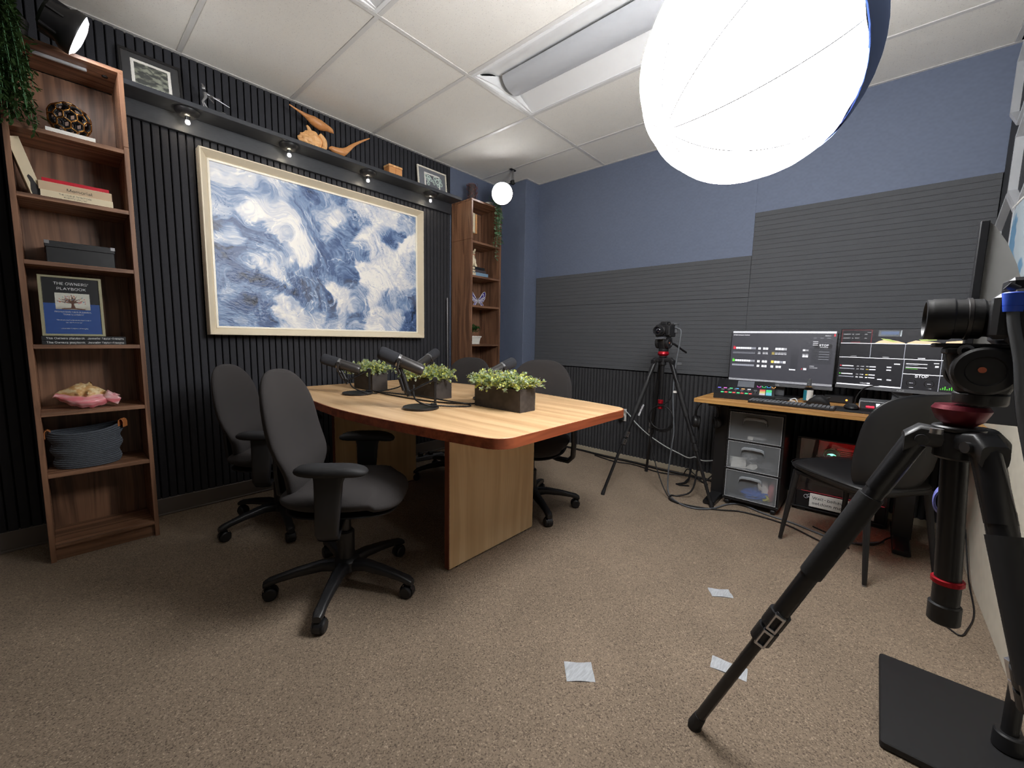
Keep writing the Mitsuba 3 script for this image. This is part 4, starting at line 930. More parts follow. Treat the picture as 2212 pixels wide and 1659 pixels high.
# ---------------------------------------------------------------- office chairs
def office_parts():
    out = []
    def add(n, mesh, m, smooth=35): out.append((n, ply_(mesh, m, smooth)))
    add('base_hub', lathe([(1e-5, .075), (.04, .075), (.055, .085), (.055, .125), (.045, .135), (.036, .14), (.036, .255), (.030, .262), (1e-5, .262)], 28), 'black_plastic', 40)
    add('gas_lift', cyl((0, 0, .25), (0, 0, .385), .022), 'black_steel')
    add('mechanism', cat(cbox(-.13, .10, -.075, .075, .383, .415, .012), cyl((-.02, -.075, .395), (-.02, -.15, .392), .006), cbox(-.04, 0, -.19, -.148, .387, .397, .004)), 'black_plastic')
    def seat_fn(v):
        v = v.copy(); q = v[:, 0]
        v[:, 2] += -.030 * np.clip((q - .10) / .15, 0, 1.3) ** 2 + .018 * (np.abs(v[:, 1]) / .24) ** 2 * (q < .15) - .006 * np.cos(q * 8)
        return v
    add('seat', tf(pad(.245, .245, .038, n=3.0, k=4, rings=10, seg=56, fn=seat_fn, t2=.045), mv(.02, 0, .452)), 'fabric', True)
    add('seat_shell', tf(pad(.225, .225, .012, n=3.0, k=4, rings=6, seg=48, fn=lambda v: v + np.stack([0 * v[:, 0], 0 * v[:, 0], -.028 * np.clip((v[:, 0] - .1) / .15, 0, 1.3) ** 2], 1)), mv(.015, 0, .408)), 'black_plastic', True)
    def back_fn(v):
        # local x up, y across, z forward
        v = v.copy(); x, y = v[:, 0].copy(), v[:, 1]
        v[:, 1] = y * (1 - .22 * np.clip(-x / .30, 0, 1) ** 1.6 - .06 * np.clip(x / .3, 0, 1) ** 2)
        v[:, 2] += .55 * y ** 2 + .035 * np.exp(-((x + .14) / .10) ** 2) - .18 * np.clip(x, 0, 1) ** 2
        return v
    Bk = basis((-.222, 0, .695), (-.12, 0, 1), (0, 1, 0)); Bk[:3, 2] *= 1
    Bk = np.column_stack([Bk[:, 0], Bk[:, 1], -Bk[:, 2] if Bk[0, 2] < 0 else Bk[:, 2], Bk[:, 3]])
    add('backrest', tf(pad(.278, .226, .034, n=2.7, k=5, rings=11, seg=64, fn=back_fn, t2=.030), Bk), 'fabric', True)
    add('back_bar', cat(loft([sq_ring(c, (0, 1, 0), n_, .034, .012) for c, n_ in (((-.10, 0, .398), (0, 0, 1)), ((-.20, 0, .400), (.2, 0, 1)), ((-.262, 0, .44), (.9, 0, .45)), ((-.270, 0, .52), (1, 0, 0)), ((-.272, 0, .66), (1, 0, .1)))])), 'black_plastic', 50)
    return out
def arm_parts():
    post = loft([sq_ring(c, (1, 0, 0), n_, hx, hy, 20, 4) for c, n_, hx, hy in (((.01, -.08, .385), (0, 0, 1), .03, .010), ((.01, -.17, .352), (0, .3, 1), .034, .011), ((.015, -.245, .345), (0, .6, .8), .040, .013), ((.018, -.275, .375), (0, 1, .2), .042, .014), ((.025, -.280, .46), (0, 1, 0), .046, .013), ((.03, -.276, .575), (0, 1, 0), .052, .012), ((.035, -.27, .612), (0, 1, 0), .062, .016))])
    padm = tf(pad(.132, .046, .021, n=3.4, k=5, rings=7, seg=44, fn=lambda v: v + np.stack([0 * v[:, 0], .9 * v[:, 0] ** 2, -1.1 * np.clip(v[:, 0] - .03, 0, 1) ** 2 - .5 * np.clip(-v[:, 0] - .05, 0, 1) ** 2], 1)), mv(.035, -.272, .619))
    return ply_(post, 'black_plastic', 50), ply_(padm, 'black_soft', True)
LEG = ply_(loft([sq_ring(c, (0, 1, 0), (0, 0, 1), a, b, 16, 3) for c, a, b in (((.035, 0, .105), .030, .026), ((.10, 0, .112), .026, .022), ((.20, 0, .100), .022, .018), ((.27, 0, .086), .019, .015), ((.305, 0, .076), .021, .016), ((.325, 0, .068), .016, .012))]), 'black_plastic', 50)
CAST = ply_(cat(cyl((.300, -.024, .027), (.300, -.006, .027), .027, bev=.005), cyl((.300, .006, .027), (.300, .024, .027), .027, bev=.005), tf(lathe([(.030, -.012), (.031, 0), (.030, .012)], 24), basis((.300, 0, .030), (1, 0, 0), (0, 0, 1))), cyl((.300, -.006, .03), (.300, .006, .03), .02), cyl((.300, 0, .045), (.312, 0, .075), .009)), 'black_plastic', 40)
OFF, (APOST, APAD) = office_parts(), arm_parts()
GO = 'office chairs around the table'
def office_chair(label, x, y, heading, base_rot, dz=0.0, spin=()):
    k = thing('office_chair', label, 'chair', GO)
    Bm = mv(x, y, 0, rz=math.radians(base_rot)); U = mv(x, y, dz, rz=math.radians(heading))
    for n, p in OFF: part(k, n, None, None, ply=p, to=Bm if n == 'base_hub' else U)
    for q in range(5):
        lk = part(k, 'leg', None, None, ply=LEG, to=Bm @ mv(rz=q * 2 * PI / 5))
        part(lk, 'caster', None, None, ply=CAST, to=Bm @ mv(rz=q * 2 * PI / 5))
    for s in (1, -1):
        A = U @ np.diag([1., s, 1, 1])
        ak = part(k, 'armrest', None, None, ply=APOST, to=A); part(ak, 'arm_pad', None, None, ply=APAD, to=A)
office_chair('charcoal fabric office chair in front of the table, nearest the camera', .805, 1.685, -43, 9)
office_chair('charcoal fabric office chair at the left side of the table, nearer the painting wall', .84, 2.57, -40, 43, -.03)
office_chair('charcoal fabric office chair at the right side of the table, nearer the desk', 2.05, 1.64, 205, 24)
office_chair('charcoal fabric office chair at the right of the table, in front of the corner bookcase', 2.09, 2.47, 196, 10, -.02)

# ---------------------------------------------------------------- desk corner
DZ = .742
k = thing('desk', 'standing desk with an oak-look top and black T legs', 'desk')
part(k, 'top', slab(Polygon([(2.825, .885), (2.80, -.415), (3.43, -.415), (3.43, .885)][::-1]), DZ - .026, DZ, .002), 'oak_desk', False)
for yy in (.775, -.19):
    lk = part(k, 'leg', cbox(3.11, 3.18, yy - .042, yy + .042, .035, DZ - .06, .004), 'black_steel', False)
    part(lk, 'foot', loft([sq_ring((xx, yy, zz), (0, 1, 0), (0, 0, 1), .038, hh, 16, 5) for xx, zz, hh in ((2.93, .016, .012), (2.95, .017, .016), (3.10, .024, .022), (3.2, .024, .022), (3.40, .016, .014))]), 'black_steel', 40)
part(k, 'frame_rail', cat(cbox(3.04, 3.09, -.36, .84, DZ - .062, DZ - .027, .003), cbox(3.2, 3.25, -.36, .84, DZ - .062, DZ - .027, .003), cbox(2.9, 3.4, .735, .815, DZ - .05, DZ - .0265, .003), cbox(2.9, 3.4, -.23, -.15, DZ - .05, DZ - .0265, .003)), 'black_steel', False)

class Screen:
    def __init__(s, k, M, W, Hh): s.k, s.M, s.W, s.H, s.g = k, M, W, Hh, {}
    def r(s, col, u0, v0, u1, v1, lift=.0006):
        s.g.setdefault(col, []).append(cbox(u0 * s.W, u1 * s.W, v0 * s.H, v1 * s.H, lift * .3, lift, .0001))
    def t(s, col, txt, u, v, h, w=None, bold=False):
        s.g.setdefault(col, []).append(lettering(txt, h, mv(u * s.W, v * s.H, .0007), bold, .0004, w=w))
    def poly(s, col, pts, lift=.0009):
        s.g.setdefault(col, []).append(extr(Polygon([(a * s.W, b * s.H) for a, b in pts]), lift))
    def done(s, cols):
        for c, ms in s.g.items():
            if c == 'dark':
                part(s.k, 'screen_image', tf(cat(*ms), s.M), 'black_plastic', False, emitter=light([v * SCREEN for v in cols[c]], .3))
            else:
                part(s.k, 'screen_' + c, tf(cat(*ms), s.M), 'black_plastic', False, emitter=light([v * SCREEN for v in cols[c]], .06))
COLS = dict(dark=(.036, .036, .046), white=(.95, .95, 1.0), grey=(.32, .33, .38), black=(.004, .004, .007), red=(.9, .04, .07), green=(.12, .75, .05), yellow=(.95, .72, .12), panel=(.022, .023, .03), tan=(.85, .62, .38), leaf=(.45, .55, .15), blue=(.10, .14, .24), brown=(.30, .13, .07), pale=(.55, .62, .66))
def monitor(label, M, W=.60, Hh=.338):
    k = thing('monitor', label, 'monitor', 'monitors on the desk')
    part(k, 'housing', tf(cat(cbox(-.006, W + .006, -.022, Hh + .006, -.030, -.0012, .003), cbox(W * .2, W * .8, Hh * .15, Hh * .75, -.055, -.029, .01)), M), 'black_plastic', False)
    part(k, 'chin', tf(cbox(-.006, W + .006, -.022, -.001, -.0011, .0015, .001), M), 'grey_plastic', False)
    part(k, 'badge', tf(lettering('ASUS', .009, mv(W * .5 - .017, -.0165, .0014), True, .0006), M), 'light_grey', False)
    o = M[:3, 3] + M[:3, 0] * W / 2; nx = M[:3, 2]
    sx, sy = o[0] - nx[0] * .06, o[1] - nx[1] * .06
    an = math.atan2(nx[1], nx[0])
    part(k, 'stand_neck', tf(cbox(-.014, .014, -.042, .042, .012, .22, .003), mv(sx, sy, DZ, rz=an)), 'grey_plastic', False)
    part(k, 'stand_foot', tf(slab(rrect(-.09, .09, -.13, .13, .02), 0, .012, .002), mv(sx, sy, DZ + .0005, rz=an)), 'black_plastic', False)
    return k
M1 = basis((3.295, .798, .842), (0, -1, 0), (.04, 0, 1))
k = monitor('wide monitor on the desk showing rows of switcher buttons', M1)
S = Screen(k, M1, .60, .358)
S.r('dark', 0, 0, 1, 1)
S.r('white', .006, .955, .994, .992); S.r('white', .0, .010, 1, .048)
for q in range(14): S.r('grey', .10 + .05 * q, .02, .112 + .05 * q, .038, .0009)
S.t('white', 'ATEM Software Control', .012, .905, .0085, .105); S.t('white', 'Mixeffect 1', .90, .905, .006, .03)
S.r('red', .975, .90, .988, .945)
for v, c in ((.655, 'red'), (.405, 'green')):
    S.r(c, .022, v - .022, .048, v + .026)
    for q in range(9): S.r('white' if q < 7 else 'grey', .052 + .0235 * q, v - .018, .0735 + .0235 * q, v + .022)
    for q in range(11): S.r('grey', .022 + .0215 * q, v - .105, .042 + .0215 * q, v - .068)
    S.r(c, .022, v + .035, .04, v + .042)
for v in (.655, .57, .405, .315):
    S.r('white', .285, v - .022, .313, v + .022); S.r('white', .334, v - .022, .359, v + .022); S.r('white', .362, v - .022, .386, v + .022)
for v, a in ((.655, 0), (.57, 1), (.405, 1)):
    if a: S.r('yellow', .425, v - .022, .452, v + .026)
    for q in range(4): S.r('grey' if (v < .45 and q == 2) else 'white', .456 + .0285 * q, v - .022, .482 + .0285 * q, v + .022)
S.r('white', .425, .293, .452, .337); S.r('white', .475, .293, .5, .337); S.r('white', .503, .293, .528, .337)
S.r('panel', .612, .28, .682, .68); S.r('white', .605, .262, .665, .29)
for v in (.645, .53, .565): S.r('white', .715, v - .016, .74, v + .016); S.r('white', .743, v - .016, .768, v + .016)
S.r('white', .735, .278, .765, .318); S.r('red', .715, .285, .725, .31)
S.r('panel', .795, .40, .972, .70); S.r('black', .815, .685, .968, .765, .0008); S.t('white', 'STOP', .855, .725, .012, .05, True); S.t('white', '00:00:00:00', .865, .698, .0055, .042)
for q, (a, b) in enumerate(((.80, .83), (.86, .89), (.92, .95))): S.r('grey', a, .865, b, .873)
for q in range(3): S.r('white', .80, .80 - .03 * q, .845, .808 - .03 * q, .0009)
for q in range(4): S.r('grey', .86, .62 - .045 * q, .95, .626 - .045 * q, .0009)
S.r('white', .79, .355, .83, .362); S.r('white', .79, .325, .86, .332)
S.done(COLS)
a2 = .18
M2 = basis((3.295, .176, .868), (-math.sin(a2), -math.cos(a2), 0), (.02, 0, 1))
k = monitor('wide monitor behind the foreground camera showing a grid of camera views', M2)
S = Screen(k, M2, .60, .340)
S.r('black', 0, 0, 1, 1)
C4 = [.0, .245, .495, .745, 1.0]
S.r('dark', .005, .76, .24, .99, .0004)
for (a, b) in ((.0, .245),):
    S.r('red', .002, .985, .243, .995); S.r('red', .002, .752, .243, .762); S.r('red', .002, .755, .008, .99); S.r('red', .237, .755, .243, .99)
for v in (.905, .835):
    for q, (a, b) in enumerate(((.015, .075), (.085, .10), (.11, .145), (.185, .205))): S.r('white', a, v, b, v + .02)
S.r('red', .08, .765, .155, .785); S.r('white', .205, .94, .235, .955)
S.r('brown', .25, .76, .49, .99, .0004); S.poly('tan', [(.27, .762), (.30, .80), (.36, .83), (.44, .80), (.49, .77), (.49, .762)]); S.r('pale', .29, .88, .46, .985); S.poly('leaf', [(.31, .845), (.38, .83), (.44, .785), (.40, .785), (.33, .82)], .0013)
S.r('blue', .31, .91, .44, .965, .0011)
S.r('panel', .5, .76, .74, .99, .0004); S.poly('tan', [(.505, .775), (.56, .815), (.66, .80), (.74, .775), (.74, .762), (.505, .762)]); S.poly('leaf', [(.58, .83), (.70, .845), (.70, .82), (.60, .805)], .0013); S.r('brown', .60, .86, .66, .985)
S.r('brown', .75, .76, .99, .99, .0004); S.poly('tan', [(.755, .765), (.76, .80), (.90, .83), (.99, .79), (.99, .765)]); S.r('white', .86, .87, .97, .96)
for v in (.755, .50): S.r('white', .0, v - .006, 1, v + .006, .001)
S.r('white', .5, .25, 1, .262, .001); S.r('white', 0, .0, .5, .022, .001)
for u in C4[1:4]: S.r('grey', u - .0025, .505, u + .0025, .75, .001)
S.r('grey', .497, .0, .503, .5, .001); S.r('grey', .747, 0, .752, .5, .001)
for u in (.09, .34, .59, .84): S.r('white', u, .515, u + .05, .53)
S.r('dark', .005, .03, .49, .485, .0004)
for v, c in ((.335, 'red'), (.19, 'green')):
    S.r(c, .012, v, .026, v + .02); S.r('white', .03, v, .125, v + .02); S.r('grey', .012, v - .05, .135, v - .032)
for v in (.335, .285, .19, .14):
    S.r('white', .15, v, .17, v + .02); S.r('white', .18, v, .21, v + .02); S.r('yellow' if v in (.285, .19) else 'white', .225, v, .245, v + .02); S.r('white', .25, v, .30, v + .02)
for u, v in ((.38, .34), (.38, .29), (.32, .12), (.39, .12)): S.r('white', u, v, u + .035, v + .022)
S.r('white', .43, .40, .475, .42); S.r('white', .19, .035, .27, .06)
S.r('dark', .505, .265, .745, .49, .0004)
for v in (.42, .36): S.r('white', .515, v, .66, v + .014); S.r('green' if v < .4 else 'grey', .515, v - .02, .6, v - .012)
S.r('white', .70, .44, .735, .455); S.r('white', .71, .38, .735, .41)
S.t('white', 'STOP', .585, .205, .015, .055, True)
for u in (.555, .675):
    S.g.setdefault('grey', []).append(tf(lathe([(.018, 0), (.0195, .0008), (.021, 0)], 28), mv((u + .012) * .60, .11 * .34, .0006)))
    S.r('white', u - .002, .105, u + .025, .112); S.r('white', u, .03, u + .03, .037)
for q in range(8): S.r('green', .76 + .014 * q, .03, .768 + .014 * q, .05 + .02 * (q % 3)); S.r('grey', .76 + .014 * q, .08, .764 + .014 * q, .2, .0005)
S.done(COLS)

# audio mixer console
k = thing('audio_mixer', 'black audio mixer with coloured lit pads at the left end of the desk', 'audio mixer')
MX = basis((2.950, .800, DZ + .001), (.16, -.985, 0), (.985, .16, 0))     # x to the right, y away, z up
Wm, Dm = .345, .30
side = Polygon([(0, 0), (0, .034), (.012, .038), (.19, .062), (.285, .105), (.30, .10), (.30, 0)])
part(k, 'body', tf(tf(extr(side, Wm), basis((Wm, 0, 0), (0, 1, 0), (0, 0, 1)) if False else np.array([[0, 0, 1, 0], [1, 0, 0, 0], [0, 1, 0, 0], [0, 0, 0, 1.]])), MX), 'black_plastic', 30)
sl = math.atan2(.024, .178)
FACE = MX @ mv(0, .012, .0382) @ mv(rx=sl)
sl2 = math.atan2(.043, .095)
UP = MX @ mv(0, .19, .0622) @ mv(rx=sl2)
def led(name, boxes, M, col, v=1.2):
    mesh = tf(cat(*boxes), M); part(k, name, mesh, 'black_plastic', False, emitter=light([c * v for c in col], .02))
ledc = dict(green=(.1, .9, .3), red=(1, .12, .1), pink=(1, .2, .75), blue=(.1, .45, 1), orange=(1, .5, .18), violet=(.25, .2, 1), yellow=(.9, .85, .3), cyan=(.2, .75, .9), white=(.85, .8, .85))
led('button_green', [cbox(.040 + .047 * q, .058 + .047 * q, .006, .018, 0, .004, .001) for q in range(4)], FACE, ledc['green'])
led('button_red', [cbox(.062 + .047 * q, .080 + .047 * q, .006, .018, 0, .004, .001) for q in range(4)], FACE, ledc['red'])
part(k, 'fader', tf(cat(*[cat(cbox(.046 + .038 * q, .050 + .038 * q, .03, .115, 0, .0012, .0004), cbox(.038 + .038 * q, .058 + .038 * q, .05 + .012 * (q % 3), .068 + .012 * (q % 3), .001, .012, .002)) for q in range(6)]), FACE), 'grey_plastic', False)
for q, c in enumerate(('violet', 'pink', 'green', 'blue', 'orange', 'white')): led('indicator_' + c, [cbox(.010 + .036 * q, .030 + .036 * q, .128, .140, 0, .003, .001)], FACE, ledc[c])
cl = [['red', 'green'], ['orange', 'green'], ['yellow', 'cyan'], ['white', 'cyan']]
for r_ in range(4):
    for c_ in range(2):
        led('pad_' + cl[3 - r_][c_], [cbox(.262 + .036 * c_, .294 + .036 * c_, .006 + .036 * r_, .038 + .036 * r_, 0, .004, .001)], FACE, ledc[cl[3 - r_][c_]], .75)
part(k, 'display', tf(cbox(.125, .225, .006, .09, 0, .004, .001), UP), 'mat_grey', False, label='small grey touch screen')
part(k, 'knob', tf(cat(*[cyl((.255 + .028 * q, .03, 0), (.255 + .028 * q, .03, .014), .009, .008, 18, .001) for q in range(4)]), UP), 'black_plastic')
for q, c in enumerate(('pink', 'green', 'blue', 'orange')): led('knob_ring', [tf(lathe([(.009, .0), (.012, .0008), (.012, .002), (.009, .002)], 18), mv(.255 + .028 * q, .03, .001))], UP, ledc[c])

k = thing('keyboard', 'black full-size keyboard at the front of the desk', 'keyboard')
KM = mv(2.935, .365, DZ + .001, rz=-PI / 2 - .01)
part(k, 'base', tf(cat(slab(rrect(-.215, .215, -.055, .085, .006), 0, .012, .002)), KM), 'black_plastic', False)
key = ply_(cbox(-.0075, .0075, -.0072, .0072, 0, .007, .0018), 'grey_plastic', False)
for r_ in range(6):
    for c_ in range(22):
        if c_ in (15,) or (c_ > 18 and r_ == 5): continue
        if r_ == 0 and 3 < c_ < 9:
            continue
        part(k, 'key', None, None, ply=key, to=KM @ mv(-.2025 + .0193 * c_, -.044 + .0195 * r_, .012))
part(k, 'space_bar', tf(cbox(-.132, -.046, -.0512, -.0368, .012, .019, .002), KM), 'grey_plastic', False)
single('mouse_mat', tf(slab(rrect(-.12, .11, -.13, .13, .02), 0, .003, .001), mv(3.03, .04, DZ + .0008)), 'black_soft', 'black mouse mat on the desk right of the keyboard', 'mouse mat')
k = thing('mouse', 'black and red computer mouse on the mat', 'mouse')
part(k, 'body', tf(pad(.058, .033, .026, n=2.3, k=2.2, rings=9, seg=36, t2=.006, fn=lambda v: v + np.stack([0 * v[:, 0], 0 * v[:, 0], -.09 * np.clip(v[:, 0], 0, 1)], 1)), mv(3.055, .085, DZ + .0105, rz=.2)), 'black_plastic', True)
part(k, 'side_panel', tf(tf(pad(.026, .012, .003, n=2.4, k=3), basis((.0, -.030, .006), (1, 0, 0), (0, .5, 1))), mv(3.055, .085, DZ + .0105, rz=.2)), 'red_metal', True)
k = thing('sanitizer_bottle', 'clear pump bottle with a teal label on the desk between the monitors', 'bottle')
bx, by = 3.19, .305
part(k, 'bottle', tf(lathe([(1e-5, .0), (.022, 0), (.025, .004), (.025, .085), (.022, .098), (.011, .106), (.011, .114), (1e-5, .114)], 28), mv(bx, by, DZ + .001)), 'glass', 40)
part(k, 'wrap_label', tf(lathe([(.0253, .014), (.0256, .015), (.0256, .078), (.0253, .079)], 28), mv(bx, by, DZ + .001)), 'white_card', 40)
mat('teal', lin(34, 122, 140), .5)
part(k, 'label_stripe', tf((lambda m: (m[0], m[1][[i for i in range(len(m[1])) if m[0][m[1][i]][:, 1].mean() > .004]]))(lathe([(.0256, .014), (.0259, .015), (.0259, .078), (.0256, .079)], 28)), mv(bx, by, DZ + .001)), 'teal', 40, label='teal edge of the label')
part(k, 'pump_cap', tf(lathe([(1e-5, .112), (.0125, .112), (.0125, .128), (.010, .13), (.010, .150), (.0085, .152), (1e-5, .152)], 24), mv(bx, by, DZ + .001)), 'grey_plastic', 40)
k = thing('vertical_mouse', 'black wedge-shaped upright mouse in front of the bottle', 'mouse')
part(k, 'body', tf(loft([sq_ring((xx, 0, hh), (0, 1, 0), (0, 0, 1), w_, hh, 20, 2.6) for xx, hh, w_ in ((-.06, .006, .012), (-.05, .018, .03), (-.02, .032, .038), (.01, .030, .036), (.04, .018, .03), (.058, .006, .014))]), mv(3.10, .245, DZ + .001, rz=1.45)), 'black_soft', True)
part(k, 'wheel', tf(cyl((.02, -.004, .052), (.02, .004, .052), .009), mv(3.10, .245, DZ + .001, rz=1.45)), 'grey_plastic')
k = thing('wrist_rest', 'black padded cable pouch with white clips lying behind the keyboard', 'pouch')
part(k, 'pouch', tf(pad(.115, .035, .016, n=3, k=3), mv(3.09, .50, DZ + .0175, rz=-1.53)), 'black_soft', True)
part(k, 'white_clip', cat(tube(smooth_path([(3.075, .385, DZ + .02), (3.085, .36, DZ + .03), (3.08, .345, DZ + .012)]), .0035, 7), tube(smooth_path([(3.07, .385, DZ + .016), (3.065, .355, DZ + .014)]), .0035, 7)), 'cable_white')
k = thing('router_box', 'small black box with an orange light on the desk', 'device')
part(k, 'body', cbox(3.31, 3.42, .085, .235, DZ + .001, DZ + .048, .006), 'black_plastic', False)
part(k, 'orange_light', cyl((3.3115, .118, DZ + .024), (3.3075, .118, DZ + .024), .006, n=14), 'black_plastic', emitter=light([3.2, .85, .12], .03))
k = thing('silver_box', 'silver box under the right monitor', 'device')
part(k, 'body', cbox(3.17, 3.31, -.125, .055, DZ + .001, DZ + .045, .004), 'light_grey', False)
part(k, 'top_plate', cbox(3.172, 3.308, -.122, .052, DZ + .0452, DZ + .0475, .001), 'grey_plastic', False)
k = thing('video_switcher', 'small black video switcher with red and white lit buttons at the front of the desk', 'device')
SM = mv(3.07, -.075, DZ + .0045, rz=-PI / 2 + .06)
part(k, 'body', tf(tf(extr(Polygon([(-.055, 0), (-.055, .014), (.05, .042), (.055, .04), (.055, 0)]), .24), np.array([[0, 0, 1, -.12], [1, 0, 0, 0], [0, 1, 0, 0], [0, 0, 0, 1.]])), SM), 'black_plastic', 30)
SF = SM @ mv(-.12, -.055, .0142) @ mv(rx=math.atan2(.028, .105))
part(k, 'red_button', tf(cbox(.022, .058, .018, .034, 0, .005, .002), SF), 'black_plastic', False, emitter=light([2.2, .05, .12], .03))
part(k, 'white_button', tf(cat(*[cbox(.066 + .022 * q, .084 + .022 * q, v, v + .014, 0, .005, .002) for q in range(6) for v in (.018, .040, .064)]), SF), 'black_plastic', False, emitter=light([.9, .95, 1.0], .03))
cable('thin grey cable hanging behind the left monitor', [(3.33, .66, .86), (3.325, .64, .80), (3.30, .58, .762), (3.25, .50, .752), (3.24, .30, .754), (3.3, .2, .775)], .0025, 'cable_grey')
cable('black cable arching over the silver box', [(3.26, .075, DZ + .004), (3.262, .07, .80), (3.262, .035, .858), (3.26, -.03, .872), (3.25, -.10, .83), (3.24, -.155, .77), (3.24, -.17, DZ + .004)], .0035, 'cable_black')

# headphones hung under the desk
k = thing('headphones', 'black headphones hanging at the left end of the desk', 'headphones')
HM = mv(3.03, .855, .60, rz=.5)
part(k, 'headband', tf(tube(smooth_path([(0, -.075, -.03), (0, -.068, .05), (0, -.03, .098), (0, .03, .098), (0, .068, .05), (0, .075, -.03)], 6), .008, 8), HM), 'black_plastic')
for s in (-1, 1):
    ek = part(k, 'ear_cup', tf(tf(lathe([(1e-5, 0), (.038, 0), (.042, .006), (.042, .022), (.036, .03), (1e-5, .03)], 28), align((0, s * .060, -.045), (0, s, .1))), HM), 'black_plastic', 40)
    part(ek, 'cushion', tf(tf(tube([(.031 * math.cos(a), .031 * math.sin(a), 0) for a in np.linspace(0, 2 * PI, 25)[:-1]], .011, 8, True), align((0, s * .055, -.045), (0, s, .1))), HM), 'black_soft', True)
part(k, 'hook', cat(cbox(3.01, 3.05, .845, .865, DZ - .05, DZ - .0265), cyl((3.03, .855, .693), (3.03, .855, DZ - .05), .006)), 'black_steel')
cable('coiled headphone cable hanging beside the desk leg', [(3.045, .91, .55), (3.02, .90, .40), (3.0, .885, .22), (2.96, .90, .06), (2.93, .98, .008), (2.90, 1.02, .008), (2.82, 1.0, .008), (2.79, .93, .008)], .006, 'cable_black')

# drawer unit
mat('frost_grey', lin(150, 156, 162), .35)
k = thing('drawer_unit', 'black tower of three frosted plastic drawers under the desk', 'drawer unit')
fx, y0, y1 = 3.03, .388, .720
fr = [cbox(fx + .012, 3.40, y0, y0 + .012, .05, .668, .002), cbox(fx + .012, 3.40, y1 - .012, y1, .05, .668, .002), cbox(fx + .004, 3.40, y0, y1, .656, .672, .003), cbox(fx + .004, 3.40, y0, y1, .040, .058, .003)]
ZD = [(.062, .252), (.264, .452), (.464, .652)]
for a, b in ((.253, .263), (.453, .463)): fr.append(cbox(fx + .004, 3.40, y0, y1, a, b, .002))
fr.append(cbox(3.395, 3.403, y0, y1, .05, .668, .002))
part(k, 'frame', cat(*fr), 'black_plastic', False)
for xx in (3.06, 3.36):
    for yy in (y0 + .03, y1 - .03): part(k, 'caster', cat(cyl((xx, yy - .014, .019), (xx, yy + .014, .019), .019, bev=.004), cbox(xx - .012, xx + .012, yy - .018, yy + .018, .022, .041, .003)), 'black_plastic')
for n_, (a, b) in enumerate(ZD):
    dk = part(k, 'drawer', cat(cbox(fx, fx + .003, y0 + .014, y1 - .014, a, b, .001), cbox(fx + .003, 3.37, y0 + .030, y0 + .0325, a + .004, b - .035, .0008), cbox(fx + .003, 3.37, y1 - .0325, y1 - .030, a + .004, b - .035, .0008), cbox(fx + .003, 3.37, y0 + .030, y1 - .030, a + .002, a + .0045, .0008)), 'frosted', False, label='frosted clear drawer')
    ym = (y0 + y1) / 2
    part(dk, 'rim', cat(cbox(fx - .003, fx, y0 + .014, y1 - .014, b - .004, b, .001), cbox(fx - .003, fx, y0 + .014, y0 + .018, a, b, .001), cbox(fx - .003, fx, y1 - .018, y1 - .014, a, b, .001), cbox(fx - .003, fx, y0 + .014, y1 - .014, a, a + .004, .001)), 'light_grey', False)
    part(dk, 'handle', loft([sq_ring(c, (0, 0, 1), (1, 0, 0), .010, .007, 12, 4) for c in ((fx - .008, ym + .068, b - .070), (fx - .012, ym + .064, b - .045), (fx - .014, ym + .05, b - .037), (fx - .016, ym, b - .033), (fx - .014, ym - .05, b - .037), (fx - .012, ym - .064, b - .045), (fx - .008, ym - .068, b - .070))]), 'frost_grey', 50)
# what lies in the drawers
def crumple(c, r, m, label, catg, seed, lobes=3):
    t = trimesh.creation.icosphere(4); v = np.array(t.vertices)
    d = meshkit.fbm(v * lobes + seed, 4, seed)[:, None]
    v = v * (.55 + .9 * d) * np.asarray(r); v[:, 2] = np.maximum(v[:, 2], -r[2] * .8)
    return single(label[0], (v + np.asarray(c) + [0, 0, r[2] * .8], t.faces), m, label[1], catg, None, True)
za, zb, zc = ZD[2][0] + .006, ZD[1][0] + .006, ZD[0][0] + .006
single('metal_rod', cyl((3.10, .665, za + .006), (3.075, .505, za + .052), .004, n=10), 'satin', 'thin pale rod slanting in the top drawer', 'rod')
single('plug_adapter', cat(cbox(3.06, 3.085, .642, .672, za, za + .030, .004), cbox(3.056, 3.062, .650, .664, za + .006, za + .024, .001)), 'black_plastic', 'small dark plug adapter with a white label at the left of the top drawer', 'adapter')
single('small_card', tf(cbox(-.014, .014, -.016, .016, 0, .0015, .0004), mv(3.055, .580, za + .012, ry=-.9)), 'white_card', 'small white card standing in the middle of the top drawer', 'card')
single('clear_bag', tf(pad(.03, .05, .010, n=3), mv(3.09, .54, za + .0105)), 'light_grey', 'pale plastic bag on the right in the top drawer', 'bag')
single('folded_paper', cat(tf(cbox(-.05, .05, -.045, .045, 0, .0015, .0004), mv(3.085, .645, zb + .026, ry=-.55, rz=.2)), tf(cbox(-.04, .04, -.03, .03, 0, .0015, .0004), mv(3.09, .56, zb + .012, ry=-.25, rz=-.3))), 'white_card', 'white folded paper at the left in the middle drawer', 'paper')
crumple((3.20, .60, zb), (.05, .045, .05), 'light_grey', ('crumpled_bag', 'pale crumpled plastic bag in the middle drawer'), 'bag', 3, 4)
crumple((3.11, .478, zb), (.05, .055, .028), 'grey_plastic', ('cable_bundle', 'dark bundle of cables at the right in the middle drawer'), 'cable', 7, 3)
crumple((3.095, .535, zc), (.045, .075, .038), 'blue_cloth', ('blue_cloth', 'bright blue crumpled cloth in the bottom drawer'), 'cloth', 5, 3)
crumple((3.14, .645, zc), (.07, .05, .055), 'black_soft', ('black_pouch', 'black soft pouch at the left in the bottom drawer'), 'pouch', 9, 2)
